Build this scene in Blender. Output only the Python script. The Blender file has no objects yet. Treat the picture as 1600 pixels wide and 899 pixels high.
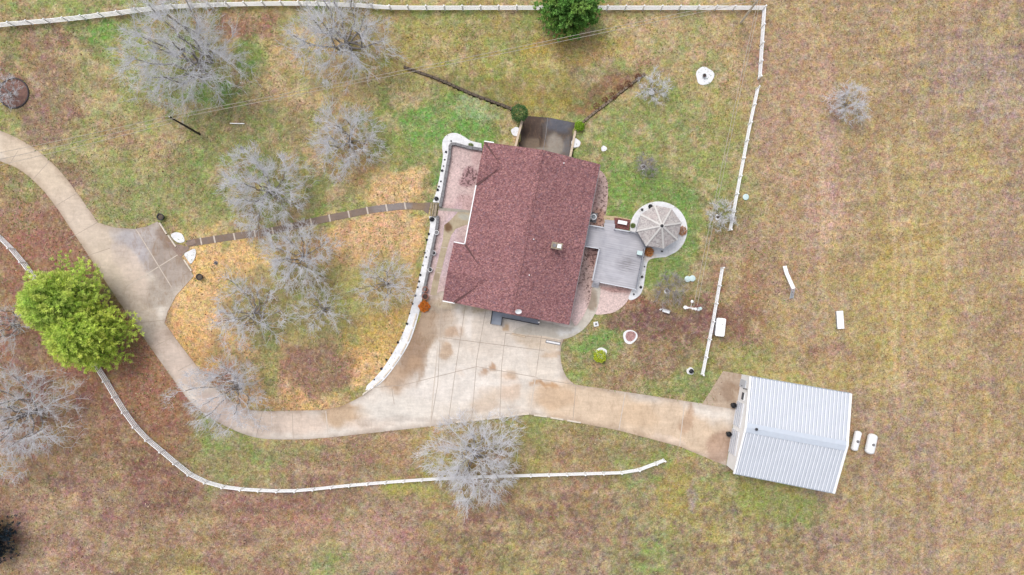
import bpy, bmesh, math, random
import numpy as np
from mathutils import Vector, Matrix
from mathutils.geometry import delaunay_2d_cdt

R = math.radians
scene = bpy.context.scene
C = scene.collection
H = 92.0                 # drone height in metres
S = 11.5                 # photo pixels per metre on the ground (photo 1600 px wide)
F = S * H

# ------------------------------------------------------------------ camera
cd = bpy.data.cameras.new('camera'); cam = bpy.data.objects.new('camera', cd); C.objects.link(cam)
cam.location = (0, 0, H); cam.rotation_euler = (0, 0, 0)
cd.sensor_width = 36; cd.lens = 36 * F / 1600.0
cd.clip_start = 0.5; cd.clip_end = 6000
scene.camera = cam
# ------------------------------------------------------------------ sky and sun (bright overcast)
SUN_EL, SUN_AZ = R(62), R(-35)     # azimuth measured clockwise from +Y
w = bpy.data.worlds.new('World'); scene.world = w; w.use_nodes = True
nt = w.node_tree; bg = nt.nodes['Background']
sky = nt.nodes.new('ShaderNodeTexSky'); sky.sky_type = 'NISHITA'; sky.sun_disc = False
sky.sun_elevation = SUN_EL; sky.sun_rotation = SUN_AZ
sky.dust_density = 4.0; sky.air_density = 1.0
hs = nt.nodes.new('ShaderNodeHueSaturation'); hs.inputs['Saturation'].default_value = 0.35
nt.links.new(sky.outputs[0], hs.inputs['Color']); nt.links.new(hs.outputs[0], bg.inputs['Color'])
bg.inputs['Strength'].default_value = 0.15
sd = bpy.data.lights.new('sun', 'SUN'); sun = bpy.data.objects.new('sun', sd); C.objects.link(sun)
sd.energy = 0.7; sd.angle = R(24); sd.color = (1.0, 0.96, 0.9)
sun.rotation_euler = (R(90) - SUN_EL, 0, -SUN_AZ + math.pi)
dv = Vector((math.sin(SUN_AZ) * math.cos(SUN_EL), math.cos(SUN_AZ) * math.cos(SUN_EL), math.sin(SUN_EL)))
sun.rotation_euler = dv.to_track_quat('Z', 'Y').to_euler()
scene.view_settings.view_transform = 'Standard'; scene.view_settings.look = 'None'
scene.view_settings.gamma = 1; scene.view_settings.exposure = 0.48

# ------------------------------------------------------------------ helpers
def W(px, py, z=0.0):
    k = (H - z) / F
    return Vector(((px - 800) * k, (449.5 - py) * k, z))

def lin(c, k=1.0):
    return tuple(((v / 255.0) / 12.92 if v / 255.0 < 0.04045 else ((v / 255.0 + 0.055) / 1.055) ** 2.4) * k for v in c)

ALB = 0.80                # display colour -> base colour
def alb(c): return lin(c, ALB)

rs = np.random.RandomState(7)
_grids = [rs.rand(256, 256) for _ in range(6)]
def vnoise(x, y, g=0):
    G = _grids[g % 6]
    xi = np.floor(x).astype(int); yi = np.floor(y).astype(int)
    fx = x - xi; fy = y - yi
    fx = fx * fx * (3 - 2 * fx); fy = fy * fy * (3 - 2 * fy)
    a = G[xi & 255, yi & 255]; b = G[(xi + 1) & 255, yi & 255]
    c = G[xi & 255, (yi + 1) & 255]; d = G[(xi + 1) & 255, (yi + 1) & 255]
    return (a * (1 - fx) + b * fx) * (1 - fy) + (c * (1 - fx) + d * fx) * fy
def fbm(x, y, sc, g=0, octv=4):
    t = 0; a = 1; n = 0
    for i in range(octv):
        t = t + a * vnoise(x * sc * 2 ** i + 17.3 * i + g * 31, y * sc * 2 ** i + 9.1 * i, g + i); n += a; a *= 0.55
    return t / n

def mk(name):
    m = bpy.data.materials.new(name); m.use_nodes = True
    return m, m.node_tree, m.node_tree.nodes['Principled BSDF']

def nmath(nt, op, a, b=None, clamp=False):
    n = nt.nodes.new('ShaderNodeMath'); n.operation = op; n.use_clamp = clamp
    for i, v in enumerate((a, b)):
        if v is None: continue
        if isinstance(v, (int, float)): n.inputs[i].default_value = v
        else: nt.links.new(v, n.inputs[i])
    return n.outputs[0]
def nmix(nt, fac, a, b, mode='MIX'):
    n = nt.nodes.new('ShaderNodeMix'); n.data_type = 'RGBA'; n.blend_type = mode
    if isinstance(fac, (int, float)): n.inputs[0].default_value = fac
    else: nt.links.new(fac, n.inputs[0])
    for i, v in ((6, a), (7, b)):
        if isinstance(v, tuple): n.inputs[i].default_value = (*v[:3], 1)
        else: nt.links.new(v, n.inputs[i])
    return n.outputs[2]
def nnoise(nt, scale, detail=4, rough=0.6, vec=None, dist=0.0):
    n = nt.nodes.new('ShaderNodeTexNoise'); n.inputs['Scale'].default_value = scale
    n.inputs['Detail'].default_value = detail; n.inputs['Roughness'].default_value = rough
    n.inputs['Distortion'].default_value = dist
    if vec is not None: nt.links.new(vec, n.inputs['Vector'])
    return n.outputs['Fac']
def npos(nt, scale=None):
    g = nt.nodes.new('ShaderNodeNewGeometry')
    if scale is None: return g.outputs['Position']
    m = nt.nodes.new('ShaderNodeMapping'); m.inputs['Scale'].default_value = scale
    nt.links.new(g.outputs['Position'], m.inputs[0]); return m.outputs[0]
def nrange(nt, v, a, b, c, d):
    n = nt.nodes.new('ShaderNodeMapRange'); nt.links.new(v, n.inputs[0])
    for i, q in enumerate((a, b, c, d)): n.inputs[i + 1].default_value = q
    return n.outputs[0]
def nvor(nt, scale, vec, out='Distance', rnd=1.0):
    n = nt.nodes.new('ShaderNodeTexVoronoi'); n.inputs['Scale'].default_value = scale
    n.inputs['Randomness'].default_value = rnd
    nt.links.new(vec, n.inputs['Vector']); return n.outputs[out]
def nbump(nt, b, h, strength=0.4, dist=0.05):
    n = nt.nodes.new('ShaderNodeBump'); n.inputs['Strength'].default_value = strength; n.inputs['Distance'].default_value = dist
    nt.links.new(h, n.inputs['Height']); nt.links.new(n.outputs[0], b.inputs['Normal'])
def nscale(nt, col, f):
    n = nt.nodes.new('ShaderNodeVectorMath'); n.operation = 'SCALE'
    nt.links.new(col, n.inputs[0]); nt.links.new(f, n.inputs['Scale']) if not isinstance(f, float) else None
    return n.outputs[0]

def mat_plain(name, rgb, var=0.12, scale=3.0, rough=0.75, metal=0.0, fine=0.0):
    """painted / cast surface with uneven tone; rgb = colour as photographed"""
    m, nt, b = mk(name); p = npos(nt)
    n1 = nnoise(nt, scale, 5, 0.6, p)
    f = nrange(nt, n1, 0.3, 0.7, 1 - var, 1 + var)
    if fine:
        n2 = nnoise(nt, scale * 9, 3, 0.6, p); f = nmath(nt, 'MULTIPLY', f, nrange(nt, n2, 0.3, 0.7, 1 - fine, 1 + fine))
    rgbn = nt.nodes.new('ShaderNodeRGB'); rgbn.outputs[0].default_value = (*alb(rgb), 1)
    nt.links.new(nscale(nt, rgbn.outputs[0], f), b.inputs['Base Color'])
    b.inputs['Roughness'].default_value = rough; b.inputs['Metallic'].default_value = metal
    return m

def mat_attr(name, kind):
    m, nt, b = mk(name); p = npos(nt)
    a = nt.nodes.new('ShaderNodeVertexColor'); a.layer_name = 'Col'; col = a.outputs['Color']
    b.inputs['Roughness'].default_value = 0.9; b.inputs['Specular IOR Level'].default_value = 0.15
    if kind == 'grass':
        n1 = nnoise(nt, 0.55, 5, 0.65, p, 0.3); n2 = nnoise(nt, 1.7, 5, 0.7, p, 0.4)
        n3 = nnoise(nt, 5.5, 4, 0.75, p); n4 = nnoise(nt, 0.28, 6, 0.7, npos(nt, (1, 1.0, 1)), 0.8)
        # blades bent in little drifts
        st = nnoise(nt, 3.2, 4, 0.7, npos(nt, (0.6, 1.6, 1)), 1.5)
        col = nmix(nt, nrange(nt, n1, 0.46, 0.66, 0.0, 0.28), col, alb((134, 100, 88)))
        col = nmix(nt, nrange(nt, n4, 0.50, 0.7, 0.0, 0.35), col, alb((150, 146, 92)))
        col = nmix(nt, nrange(nt, n2, 0.50, 0.68, 0.0, 0.40), col, alb((206, 184, 150)))
        col = nmix(nt, nrange(nt, st, 0.52, 0.70, 0.0, 0.42), col, alb((104, 84, 70)))
        f = nmath(nt, 'MULTIPLY', nrange(nt, n3, 0.36, 0.64, 0.66, 1.34), nrange(nt, nnoise(nt, 2.4, 3, 0.8, p, 0.6), 0.36, 0.64, 0.74, 1.26))
        col = nscale(nt, col, f)
        tn = nt.nodes.new('ShaderNodeTexNoise'); tn.inputs['Scale'].default_value = 1.1; tn.inputs['Detail'].default_value = 5; tn.inputs['Roughness'].default_value = 0.75
        nt.links.new(p, tn.inputs['Vector'])
        sp_ = nt.nodes.new('ShaderNodeSeparateColor'); nt.links.new(tn.outputs['Color'], sp_.inputs[0]); cb_ = nt.nodes.new('ShaderNodeCombineColor')
        for ch, am in ((0, .15), (1, .13), (2, .28)): nt.links.new(nrange(nt, sp_.outputs[ch], 0.33, 0.67, 1 - am, 1 + am), cb_.inputs[ch])
        col = nmix(nt, 1.0, col, cb_.outputs[0], 'MULTIPLY')
        v = nvor(nt, 1.3, p); vm = nmath(nt, 'MULTIPLY', nmath(nt, 'MULTIPLY', nrange(nt, v, 0.08, 0.2, 0.6, 0.0), nrange(nt, n4, 0.45, 0.6, 0.0, 0.9)), a.outputs['Alpha'])
        col = nmix(nt, vm, col, alb((232, 200, 166)))
        v2 = nvor(nt, 3.1, npos(nt, (1.1, 0.9, 1))); vm2 = nmath(nt, 'MULTIPLY', nrange(nt, v2, 0.10, 0.2, 0.65, 0.0), a.outputs['Alpha'])
        col = nmix(nt, vm2, col, alb((98, 66, 52)))
        nbump(nt, b, n3, 0.35, 0.06)
    elif kind == 'concrete':
        n1 = nnoise(nt, 0.5, 6, 0.65, p, 0.5); n2 = nnoise(nt, 2.3, 6, 0.7, p, 0.6); n3 = nnoise(nt, 12, 3, 0.6, p)
        f = nmath(nt, 'MULTIPLY', nrange(nt, n1, 0.3, 0.7, 0.9, 1.08), nrange(nt, n2, 0.3, 0.7, 0.9, 1.08))
        f = nmath(nt, 'MULTIPLY', f, nrange(nt, n3, 0.3, 0.7, 0.94, 1.05))
        col = nscale(nt, col, f)
        st = nnoise(nt, 1.1, 6, 0.75, npos(nt, (1.5, 0.6, 1)), 1.2); f2 = nnoise(nt, 0.9, 6, 0.75, npos(nt, (0.35, 1.8, 1)), 1.0); col = nscale(nt, col, nrange(nt, f2, 0.35, 0.65, 0.9, 1.07))
        col = nmix(nt, nmath(nt, 'MULTIPLY', nrange(nt, st, 0.50, 0.62, 0.0, 0.6), a.outputs['Alpha']), col, alb((150, 122, 96)))
        nbump(nt, b, n3, 0.15, 0.01)
    elif kind == 'rock':
        v = nvor(nt, 5.5, p, 'Color'); n2 = nnoise(nt, 9, 3, 0.7, p)
        sep = nt.nodes.new('ShaderNodeSeparateColor'); nt.links.new(v, sep.inputs[0])
        f = nmath(nt, 'MULTIPLY', nrange(nt, sep.outputs[0], 0, 1, 0.82, 1.16), nrange(nt, n2, 0.3, 0.7, 0.9, 1.1))
        col = nscale(nt, col, f)
        s1 = nnoise(nt, 2.6, 3, 0.7, p, 0.4)
        thr = nmath(nt, 'SUBTRACT', 0.80, nmath(nt, 'MULTIPLY', a.outputs['Alpha'], 0.34))
        sp = nmath(nt, 'MULTIPLY', nmath(nt, 'SUBTRACT', s1, thr), 14.0, True)
        col = nmix(nt, nmath(nt, 'MULTIPLY', sp, 0.8), col, alb((84, 62, 62)))
        nbump(nt, b, n2, 0.5, 0.05)
    elif kind == 'leaf':
        b.inputs['Roughness'].default_value = 0.55; b.inputs['Specular IOR Level'].default_value = 0.3
        tr = nt.nodes.new('ShaderNodeBsdfTranslucent'); ms = nt.nodes.new('ShaderNodeMixShader'); ms.inputs[0].default_value = 0.3
        nt.links.new(col, tr.inputs['Color']); nt.links.new(b.outputs[0], ms.inputs[1]); nt.links.new(tr.outputs[0], ms.inputs[2])
        nt.links.new(ms.outputs[0], nt.nodes['Material Output'].inputs['Surface'])
    nt.links.new(col, b.inputs['Base Color'])
    return m

def setcol(me, cols):
    at = me.color_attributes.new('Col', 'FLOAT_COLOR', 'POINT')
    at.data.foreach_set('color', np.asarray(cols, dtype=np.float32).ravel())

def link(name, me, mat=None, parent=None, smooth=False):
    o = bpy.data.objects.new(name, me); C.objects.link(o)
    if mat is not None:
        for m in (mat if isinstance(mat, (list, tuple)) else [mat]): me.materials.append(m)
    if parent is not None:
        o.parent = parent
        o.matrix_parent_inverse = Matrix.Translation(-parent.location)
    if smooth: me.polygons.foreach_set('use_smooth', [True] * len(me.polygons))
    return o

def tag(o, label, cat, group=None, kind=None):
    if label: o['label'] = label
    if cat: o['category'] = cat
    if group: o['group'] = group
    if kind: o['kind'] = kind
    return o
def thing(name, loc, label, cat, group=None):
    o = bpy.data.objects.new(name, None); C.objects.link(o); o.location = loc; o.empty_display_size = 0.3
    return tag(o, label, cat, group)

class MB:
    """collects shapes (world metres) and links them as one mesh object"""
    def __init__(s): s.v = []; s.f = []; s.mi = []
    def add(s, vs, fs, mi=0):
        n = len(s.v); s.v += [tuple(v) for v in vs]; s.f += [tuple(n + i for i in f) for f in fs]; s.mi += [mi] * len(fs); return s
    def box(s, c, size, rz=0.0, mi=0, mat=None):
        x, y, z = [q / 2 for q in size]; M = mat or (Matrix.Translation(Vector(c)) @ Matrix.Rotation(rz, 4, 'Z'))
        vs = [M @ Vector((i * x, j * y, k * z)) for i in (-1, 1) for j in (-1, 1) for k in (-1, 1)]
        return s.add(vs, [(0, 1, 3, 2), (4, 6, 7, 5), (0, 4, 5, 1), (2, 3, 7, 6), (0, 2, 6, 4), (1, 5, 7, 3)], mi)
    def beam(s, a, b, wd, ht, mi=0, up=(0, 0, 1)):
        a = Vector(a); b = Vector(b); d = b - a; L = d.length
        if L < 1e-6: return s
        d.normalize(); u = Vector(up); sx = d.cross(u)
        if sx.length < 1e-4: sx = d.cross(Vector((1, 0, 0)))
        sx.normalize(); uz = sx.cross(d).normalized()
        M = Matrix((( *d, 0), (*sx, 0), (*uz, 0), (0, 0, 0, 1))).transposed(); M.translation = (a + b) / 2
        return s.box(None, (L, wd, ht), mat=M, mi=mi)
    def lathe(s, c, prof, n=20, mi=0, close_top=True, close_bot=True, sx=1, sy=1):
        c = Vector(c); vs = []; fs = []
        for r, z in prof:
            for i in range(n):
                a = 2 * math.pi * i / n; vs.append((c.x + r * math.cos(a) * sx, c.y + r * math.sin(a) * sy, c.z + z))
        m = len(prof)
        for k in range(m - 1):
            for i in range(n):
                j = (i + 1) % n; fs.append((k * n + i, k * n + j, (k + 1) * n + j, (k + 1) * n + i))
        if close_bot: fs.append(tuple(reversed(range(n))))
        if close_top: fs.append(tuple((m - 1) * n + i for i in range(n)))
        return s.add(vs, fs, mi)
    def tube(s, pts, r, n=6, mi=0):
        pts = [Vector(p) for p in pts]; vs = []; fs = []
        rr = r if isinstance(r, (list, tuple)) else [r] * len(pts)
        for k, p in enumerate(pts):
            d = (pts[min(k + 1, len(pts) - 1)] - pts[max(k - 1, 0)]).normalized()
            a = d.cross(Vector((0, 0, 1)));
            if a.length < 1e-3: a = Vector((1, 0, 0))
            a.normalize(); b2 = d.cross(a)
            for i in range(n):
                t = 2 * math.pi * i / n; vs.append(p + (a * math.cos(t) + b2 * math.sin(t)) * rr[k])
        for k in range(len(pts) - 1):
            for i in range(n):
                j = (i + 1) % n; fs.append((k * n + i, (k + 1) * n + i, (k + 1) * n + j, k * n + j))
        fs.append(tuple(range(n))); fs.append(tuple((len(pts) - 1) * n + i for i in reversed(range(n))))
        return s.add(vs, fs, mi)
    def prism(s, pts, z0, z1, mi=0):
        n = len(pts); pts = [Vector((p[0], p[1])) for p in pts]
        r = delaunay_2d_cdt(pts, [(i, (i + 1) % n) for i in range(n)], [], 1, 1e-5)
        vs = [(p.x, p.y, z1) for p in r[0]]
        fs = []
        for f in r[2]:
            a, b, c = [r[0][i] for i in f[:3]]
            fs.append(f if (b - a).cross(c - a) > 0 else tuple(reversed(f)))
        s.add(vs, fs, mi)
        ar = sum(pts[i].x * pts[(i + 1) % n].y - pts[(i + 1) % n].x * pts[i].y for i in range(n))
        P = pts if ar > 0 else list(reversed(pts))
        vs = [(p.x, p.y, z1) for p in P] + [(p.x, p.y, z0) for p in P]
        return s.add(vs, [(i, n + i, n + (i + 1) % n, (i + 1) % n) for i in range(n)], mi)
    def build(s, name, mat, parent=None, smooth=False):
        me = bpy.data.meshes.new(name); me.from_pydata(s.v, [], s.f); me.update()
        o = link(name, me, mat, parent, smooth)
        if any(s.mi): me.polygons.foreach_set('material_index', s.mi)
        return o

def smooth_line(pts, sub=6, closed=False):
    P = [Vector((p[0], p[1])) for p in pts]; n = len(P); out = []
    rng = range(n if closed else n - 1)
    for i in rng:
        p0 = P[(i - 1) % n] if closed or i > 0 else P[0]; p1 = P[i]; p2 = P[(i + 1) % n]
        p3 = P[(i + 2) % n] if closed or i + 2 < n else P[-1]
        for k in range(sub):
            t = k / sub
            out.append(0.5 * ((2 * p1) + (p2 - p0) * t + (2 * p0 - 5 * p1 + 4 * p2 - p3) * t * t + (3 * p1 - p0 - 3 * p2 + p3) * t ** 3))
    if not closed: out.append(P[-1])
    return [(p.x, p.y) for p in out]

def inside(px, py, poly):
    px = np.asarray(px); c = np.zeros(px.shape, bool); n = len(poly)
    for i in range(n):
        x0, y0 = poly[i]; x1, y1 = poly[(i + 1) % n]
        if y0 == y1: continue
        t = (y0 > py) != (y1 > py)
        c ^= t & (px < (x1 - x0) * (py - y0) / (y1 - y0) + x0)
    return c

def blend(cols, px, py, blobs, warp=10, g=2):
    """blobs: (x, y, rx, ry, rot_deg, (r,g,b) or (r,g,b,a), weight) in photo pixels; soft ragged patches"""
    wx = px + (fbm(px, py, 0.045, g) - 0.5) * warp * 4; wy = py + (fbm(px, py, 0.045, g + 1) - 0.5) * warp * 4
    for (x, y, rx, ry, rot, c, wt) in blobs:
        a = R(rot); dx = wx - x; dy = wy - y
        u = (dx * math.cos(a) + dy * math.sin(a)) / rx; v = (-dx * math.sin(a) + dy * math.cos(a)) / ry
        d = np.sqrt(u * u + v * v); wgt = np.clip((1.25 - d) / 0.5, 0, 1); wgt = wgt * wgt * (3 - 2 * wgt) * wt
        lc = np.array(alb(c[:3]))
        cols[:, :3] = cols[:, :3] * (1 - wgt[:, None]) + lc * wgt[:, None]
        if len(c) > 3: cols[:, 3] = cols[:, 3] * (1 - wgt) + c[3] * wgt
    return cols

def sheet(name, poly, z, base, mat, blobs=(), step=0.4, thick=0.12, a0=0.0, joints=(), jmat=None, parent=None, jw=0.05, warp=10, var=0.06, edge=0.0):
    """paved / gravel sheet with an outline in photo pixels, real thickness, and tonal patches"""
    n = len(poly); P = [W(x, y, z) for x, y in poly]
    pts = [Vector((p.x, p.y)) for p in P]
    xs = [p.x for p in pts]; ys = [p.y for p in pts]
    gx, gy = np.meshgrid(np.arange(min(xs) + step / 2, max(xs), step), np.arange(min(ys) + step / 2, max(ys), step))
    gx = gx.ravel(); gy = gy.ravel()
    m = inside(gx, gy, [(p.x, p.y) for p in pts]); gx = gx[m]; gy = gy[m]
    allp = pts + [Vector((a, b)) for a, b in zip(gx, gy)]
    r = delaunay_2d_cdt(allp, [(i, (i + 1) % n) for i in range(n)], [], 1, 1e-4)
    V = [(p.x, p.y, z) for p in r[0]]; Fc = []
    for f in r[2]:
        a, b, c = [r[0][i] for i in f[:3]]; Fc.append(tuple(f) if (b - a).cross(c - a) > 0 else tuple(reversed(f)))
    nt_ = len(V); ar = sum(pts[i].x * pts[(i + 1) % n].y - pts[(i + 1) % n].x * pts[i].y for i in range(n))
    Q = pts if ar > 0 else list(reversed(pts))
    V += [(p.x, p.y, z) for p in Q] + [(p.x, p.y, z - thick) for p in Q]
    Fc += [(nt_ + i, nt_ + n + i, nt_ + n + (i + 1) % n, nt_ + (i + 1) % n) for i in range(n)]
    mi = [0] * len(Fc)
    for (x0, y0, x1, y1) in joints:
        a = W(x0, y0, z); b = W(x1, y1, z); d = (b - a).normalized(); s = Vector((-d.y, d.x, 0)) * jw
        k = len(V); V += [tuple(q + Vector((0, 0, 0.003))) for q in (a - s, b - s, b + s, a + s)]; Fc.append((k, k + 1, k + 2, k + 3)); mi.append(1)
    me = bpy.data.meshes.new(name); me.from_pydata(V, [], Fc); me.update()
    A = np.array(V); px = A[:, 0] * F / (H - z) + 800; py = 449.5 - A[:, 1] * F / (H - z)
    cols = np.ones((len(V), 4)); cols[:, :3] = alb(base); cols[:, 3] = a0
    cols = blend(cols, px, py, blobs, warp)
    if edge:
        D = np.full(len(V), 9.0)
        for i in range(n):
            a = np.array(pts[i]); b = np.array(pts[(i + 1) % n]); d = b - a; L2 = (d * d).sum() + 1e-9
            t = np.clip(((A[:, :2] - a) @ d) / L2, 0, 1); D = np.minimum(D, np.hypot(*(A[:, :2] - a - t[:, None] * d).T))
        q = (np.clip(1 - D / (.35 + 1.5 * fbm(px, py, .05, 2) ** 2), 0, 1) * edge * (.35 + 1.1 * fbm(px, py, .09, 4)))[:, None].clip(0, .85)
        cols[:, :3] = cols[:, :3] * (1 - q) + np.array(alb((138, 112, 90))) * q
    cols[:, :3] *= (1 - var + 2 * var * fbm(px, py, 0.06, 3))[:, None]
    setcol(me, cols)
    o = link(name, me, [mat] + ([jmat] if jmat else []), parent)
    me.polygons.foreach_set('material_index', mi)
    return o

def copy_tree(o, parent=None):
    c = o.copy(); C.objects.link(c)
    if parent: c.parent = parent
    for ch in o.children: copy_tree(ch, c)
    return c

# ------------------------------------------------------------------ materials
M = {}
M['grass'] = mat_attr('grass_ground', 'grass'); M['conc'] = mat_attr('weathered_concrete', 'concrete')
M['rock'] = mat_attr('pink_river_rock', 'rock'); M['leaf'] = mat_attr('foliage', 'leaf')
M['joint_light'] = mat_plain('joint_light', (206, 192, 178), .15, 2); M['joint_dark'] = mat_plain('joint_dark', (176, 160, 146), .15, 1)
M['white'] = mat_plain('white_vinyl', (254, 254, 255), 0.03, 1.5, 0.5)
M['whitewash'] = mat_plain('white_stone', (238, 238, 240), 0.07, 6, 0.9, 0, 0.08)
M['grey'] = mat_plain('grey_block', (134, 132, 134), 0.2, 3, 0.9, 0, 0.15)
M['dark'] = mat_plain('dark_metal', (48, 48, 52), 0.2, 4, 0.5)
M['black'] = mat_plain('black_plastic', (30, 31, 36), 0.1, 4, 0.5)
M['tan'] = mat_plain('tan_concrete', (216, 196, 172), 0.12, 3, 0.9, 0, 0.1)
M['stop'] = mat_plain('cast_concrete_curb', (224, 212, 196), 0.12, 4, 0.9, 0, 0.1)
M['terracotta'] = mat_plain('terracotta', (170, 112, 92), 0.15, 6)
M['soil'] = mat_plain('soil', (70, 50, 44), 0.25, 8)
M['wood'] = mat_plain('creosote_pole', (52, 44, 42), 0.25, 3)
M['palewood'] = mat_plain('weathered_pole', (220, 210, 196), 0.2, 3)
M['lid'] = mat_plain('pale_blue_lid', (205, 226, 226), 0.05, 4, 0.5)
M['brick'] = mat_plain('brick_wall', (150, 104, 92), 0.12, 6, 0.9, 0, 0.2)
M['glass'] = mat_plain('window_glass', (70, 84, 98), 0.05, 2, 0.12)
M['stone'] = mat_plain('dark_stone', (96, 84, 72), 0.3, 3, 0.9, 0, 0.3)
M['stonelight'] = mat_plain('light_stone_cap', (158, 144, 124), 0.4, 3, 0.9, 0, 0.3)
M['capmix'] = mat_plain('mixed_cap_stone', (128, 112, 96), 0.45, 2.5, 0.9, 0, 0.3)
M['steel'] = mat_plain('galvanised', (178, 186, 194), 0.1, 4, 0.4, 0.3)
M['porch'] = mat_plain('grey_porch_paint', (158, 166, 180), 0.08, 2, 0.7)
M['bluegrey'] = mat_plain('ridge_sheet', (200, 208, 220), 0.05, 2, 0.5)
M['wire'] = mat_plain('wire_alu', (190, 180, 168), 0.05, 2, 0.6)
M['bark'] = mat_plain('bark_grey', (136, 130, 128), 0.25, 2.5, 0.9, 0, 0.2)
M['darkbark'] = mat_plain('bark_dark', (98, 90, 86), 0.25, 2.5, 0.9, 0, 0.2)
M['twig'] = mat_plain('twig_silver', (246, 246, 252), 0.10, 0.5, 0.8)
M['twigbrown'] = mat_plain('twig_mauve', (190, 182, 182), 0.10, 0.5, 0.8)

def shingle():
    m, nt, b = mk('red_shingles'); p = npos(nt)
    n1 = nnoise(nt, 0.35, 4, 0.6, p); n2 = nnoise(nt, 3.2, 3, 0.6, p); v = nvor(nt, 6.5, npos(nt, (1, 1.3, 1)), 'Color')
    sep = nt.nodes.new('ShaderNodeSeparateColor'); nt.links.new(v, sep.inputs[0])
    col = nmix(nt, sep.outputs[0], alb((116, 78, 80)), alb((166, 120, 121)))
    col = nmix(nt, nrange(nt, sep.outputs[1], 0.78, 0.95, 0.0, 0.7), col, alb((192, 144, 136)))
    col = nmix(nt, nrange(nt, sep.outputs[2], 0.8, 0.95, 0.0, 0.6), col, alb((118, 102, 114)))
    col = nscale(nt, col, nmath(nt, 'MULTIPLY', nrange(nt, n1, 0.3, 0.7, 0.92, 1.07), nrange(nt, n2, 0.35, 0.65, 0.82, 1.16)))
    nt.links.new(col, b.inputs['Base Color']); b.inputs['Roughness'].default_value = 0.9
    b.inputs['Specular IOR Level'].default_value = 0.2
    nbump(nt, b, n2, 0.4, 0.03); return m
M['shingle'] = shingle()
def greyshingle():
    m, nt, b = mk('grey_shingles'); p = npos(nt)
    v = nvor(nt, 6, p, 'Color'); sep = nt.nodes.new('ShaderNodeSeparateColor'); nt.links.new(v, sep.inputs[0])
    n1 = nnoise(nt, 0.8, 4, 0.6, p)
    col = nmix(nt, sep.outputs[0], alb((158, 150, 150)), alb((206, 200, 196)))
    col = nmix(nt, nrange(nt, n1, 0.45, 0.7, 0, 0.5), col, alb((192, 174, 172)))
    nt.links.new(col, b.inputs['Base Color']); b.inputs['Roughness'].default_value = 0.9; return m
M['gshingle'] = greyshingle()
def deckmat():
    m, nt, b = mk('weathered_deck'); p = npos(nt)
    mp = nt.nodes.new('ShaderNodeMapping'); mp.inputs['Rotation'].default_value = (0, 0, R(11.0)); nt.links.new(p, mp.inputs[0])
    mp2 = nt.nodes.new('ShaderNodeMapping'); mp2.inputs['Scale'].default_value = (0.25, 4.0, 1); nt.links.new(mp.outputs[0], mp2.inputs[0])
    n1 = nnoise(nt, 1.6, 4, 0.7, mp2.outputs[0]); n2 = nnoise(nt, 0.5, 4, 0.6, p, 0.5)
    wv = nt.nodes.new('ShaderNodeTexWave'); wv.bands_direction = 'Y'; wv.inputs['Scale'].default_value = 1.1; nt.links.new(mp.outputs[0], wv.inputs[0])
    f = nmath(nt, 'MULTIPLY', nrange(nt, n1, 0.3, 0.7, 0.86, 1.12), nrange(nt, wv.outputs['Fac'], 0, 0.12, 0.86, 1.0))
    col = nmix(nt, nrange(nt, n2, 0.4, 0.68, 0, 0.7), alb((192, 190, 196)), alb((166, 166, 174)))
    # old furniture stain
    sv = nt.nodes.new('ShaderNodeVectorMath'); sv.operation = 'DISTANCE'; nt.links.new(p, sv.inputs[0])
    c = W(980, 412, 0.9); sv.inputs[1].default_value = (c.x, c.y, c.z)
    n5 = nnoise(nt, 2.5, 4, 0.7, mp2.outputs[0], 0.4)
    st = nmath(nt, 'MULTIPLY', nrange(nt, sv.outputs['Value'], 0.4, 1.9, 1.0, 0.0), nrange(nt, n5, 0.4, 0.6, 0, 0.8))
    col = nmix(nt, st, col, alb((120, 116, 118)))
    nt.links.new(nscale(nt, col, f), b.inputs['Base Color']); b.inputs['Roughness'].default_value = 0.85; return m
M['deck'] = deckmat()
def metalroof():
    m, nt, b = mk('white_ribbed_metal'); p = npos(nt)
    n1 = nnoise(nt, 0.3, 4, 0.6, p); n2 = nnoise(nt, 1.2, 5, 0.7, npos(nt, (3, 0.5, 1)))
    f = nmath(nt, 'MULTIPLY', nrange(nt, n1, 0.3, 0.7, 0.95, 1.04), nrange(nt, n2, 0.3, 0.7, 0.95, 1.04))
    rgbn = nt.nodes.new('ShaderNodeRGB'); rgbn.outputs[0].default_value = (*alb((204, 209, 218)), 1)
    nt.links.new(nscale(nt, rgbn.outputs[0], f), b.inputs['Base Color']); b.inputs['Roughness'].default_value = 0.55
    return m
M['metal'] = metalroof()
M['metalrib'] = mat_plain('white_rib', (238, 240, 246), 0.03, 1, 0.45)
M['metalshade'] = mat_plain('rib_shade_and_seam', (160, 168, 182), 0.08, 1, 0.5)  # shade of the roof rib sides put into the colour; also colours door seams

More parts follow.
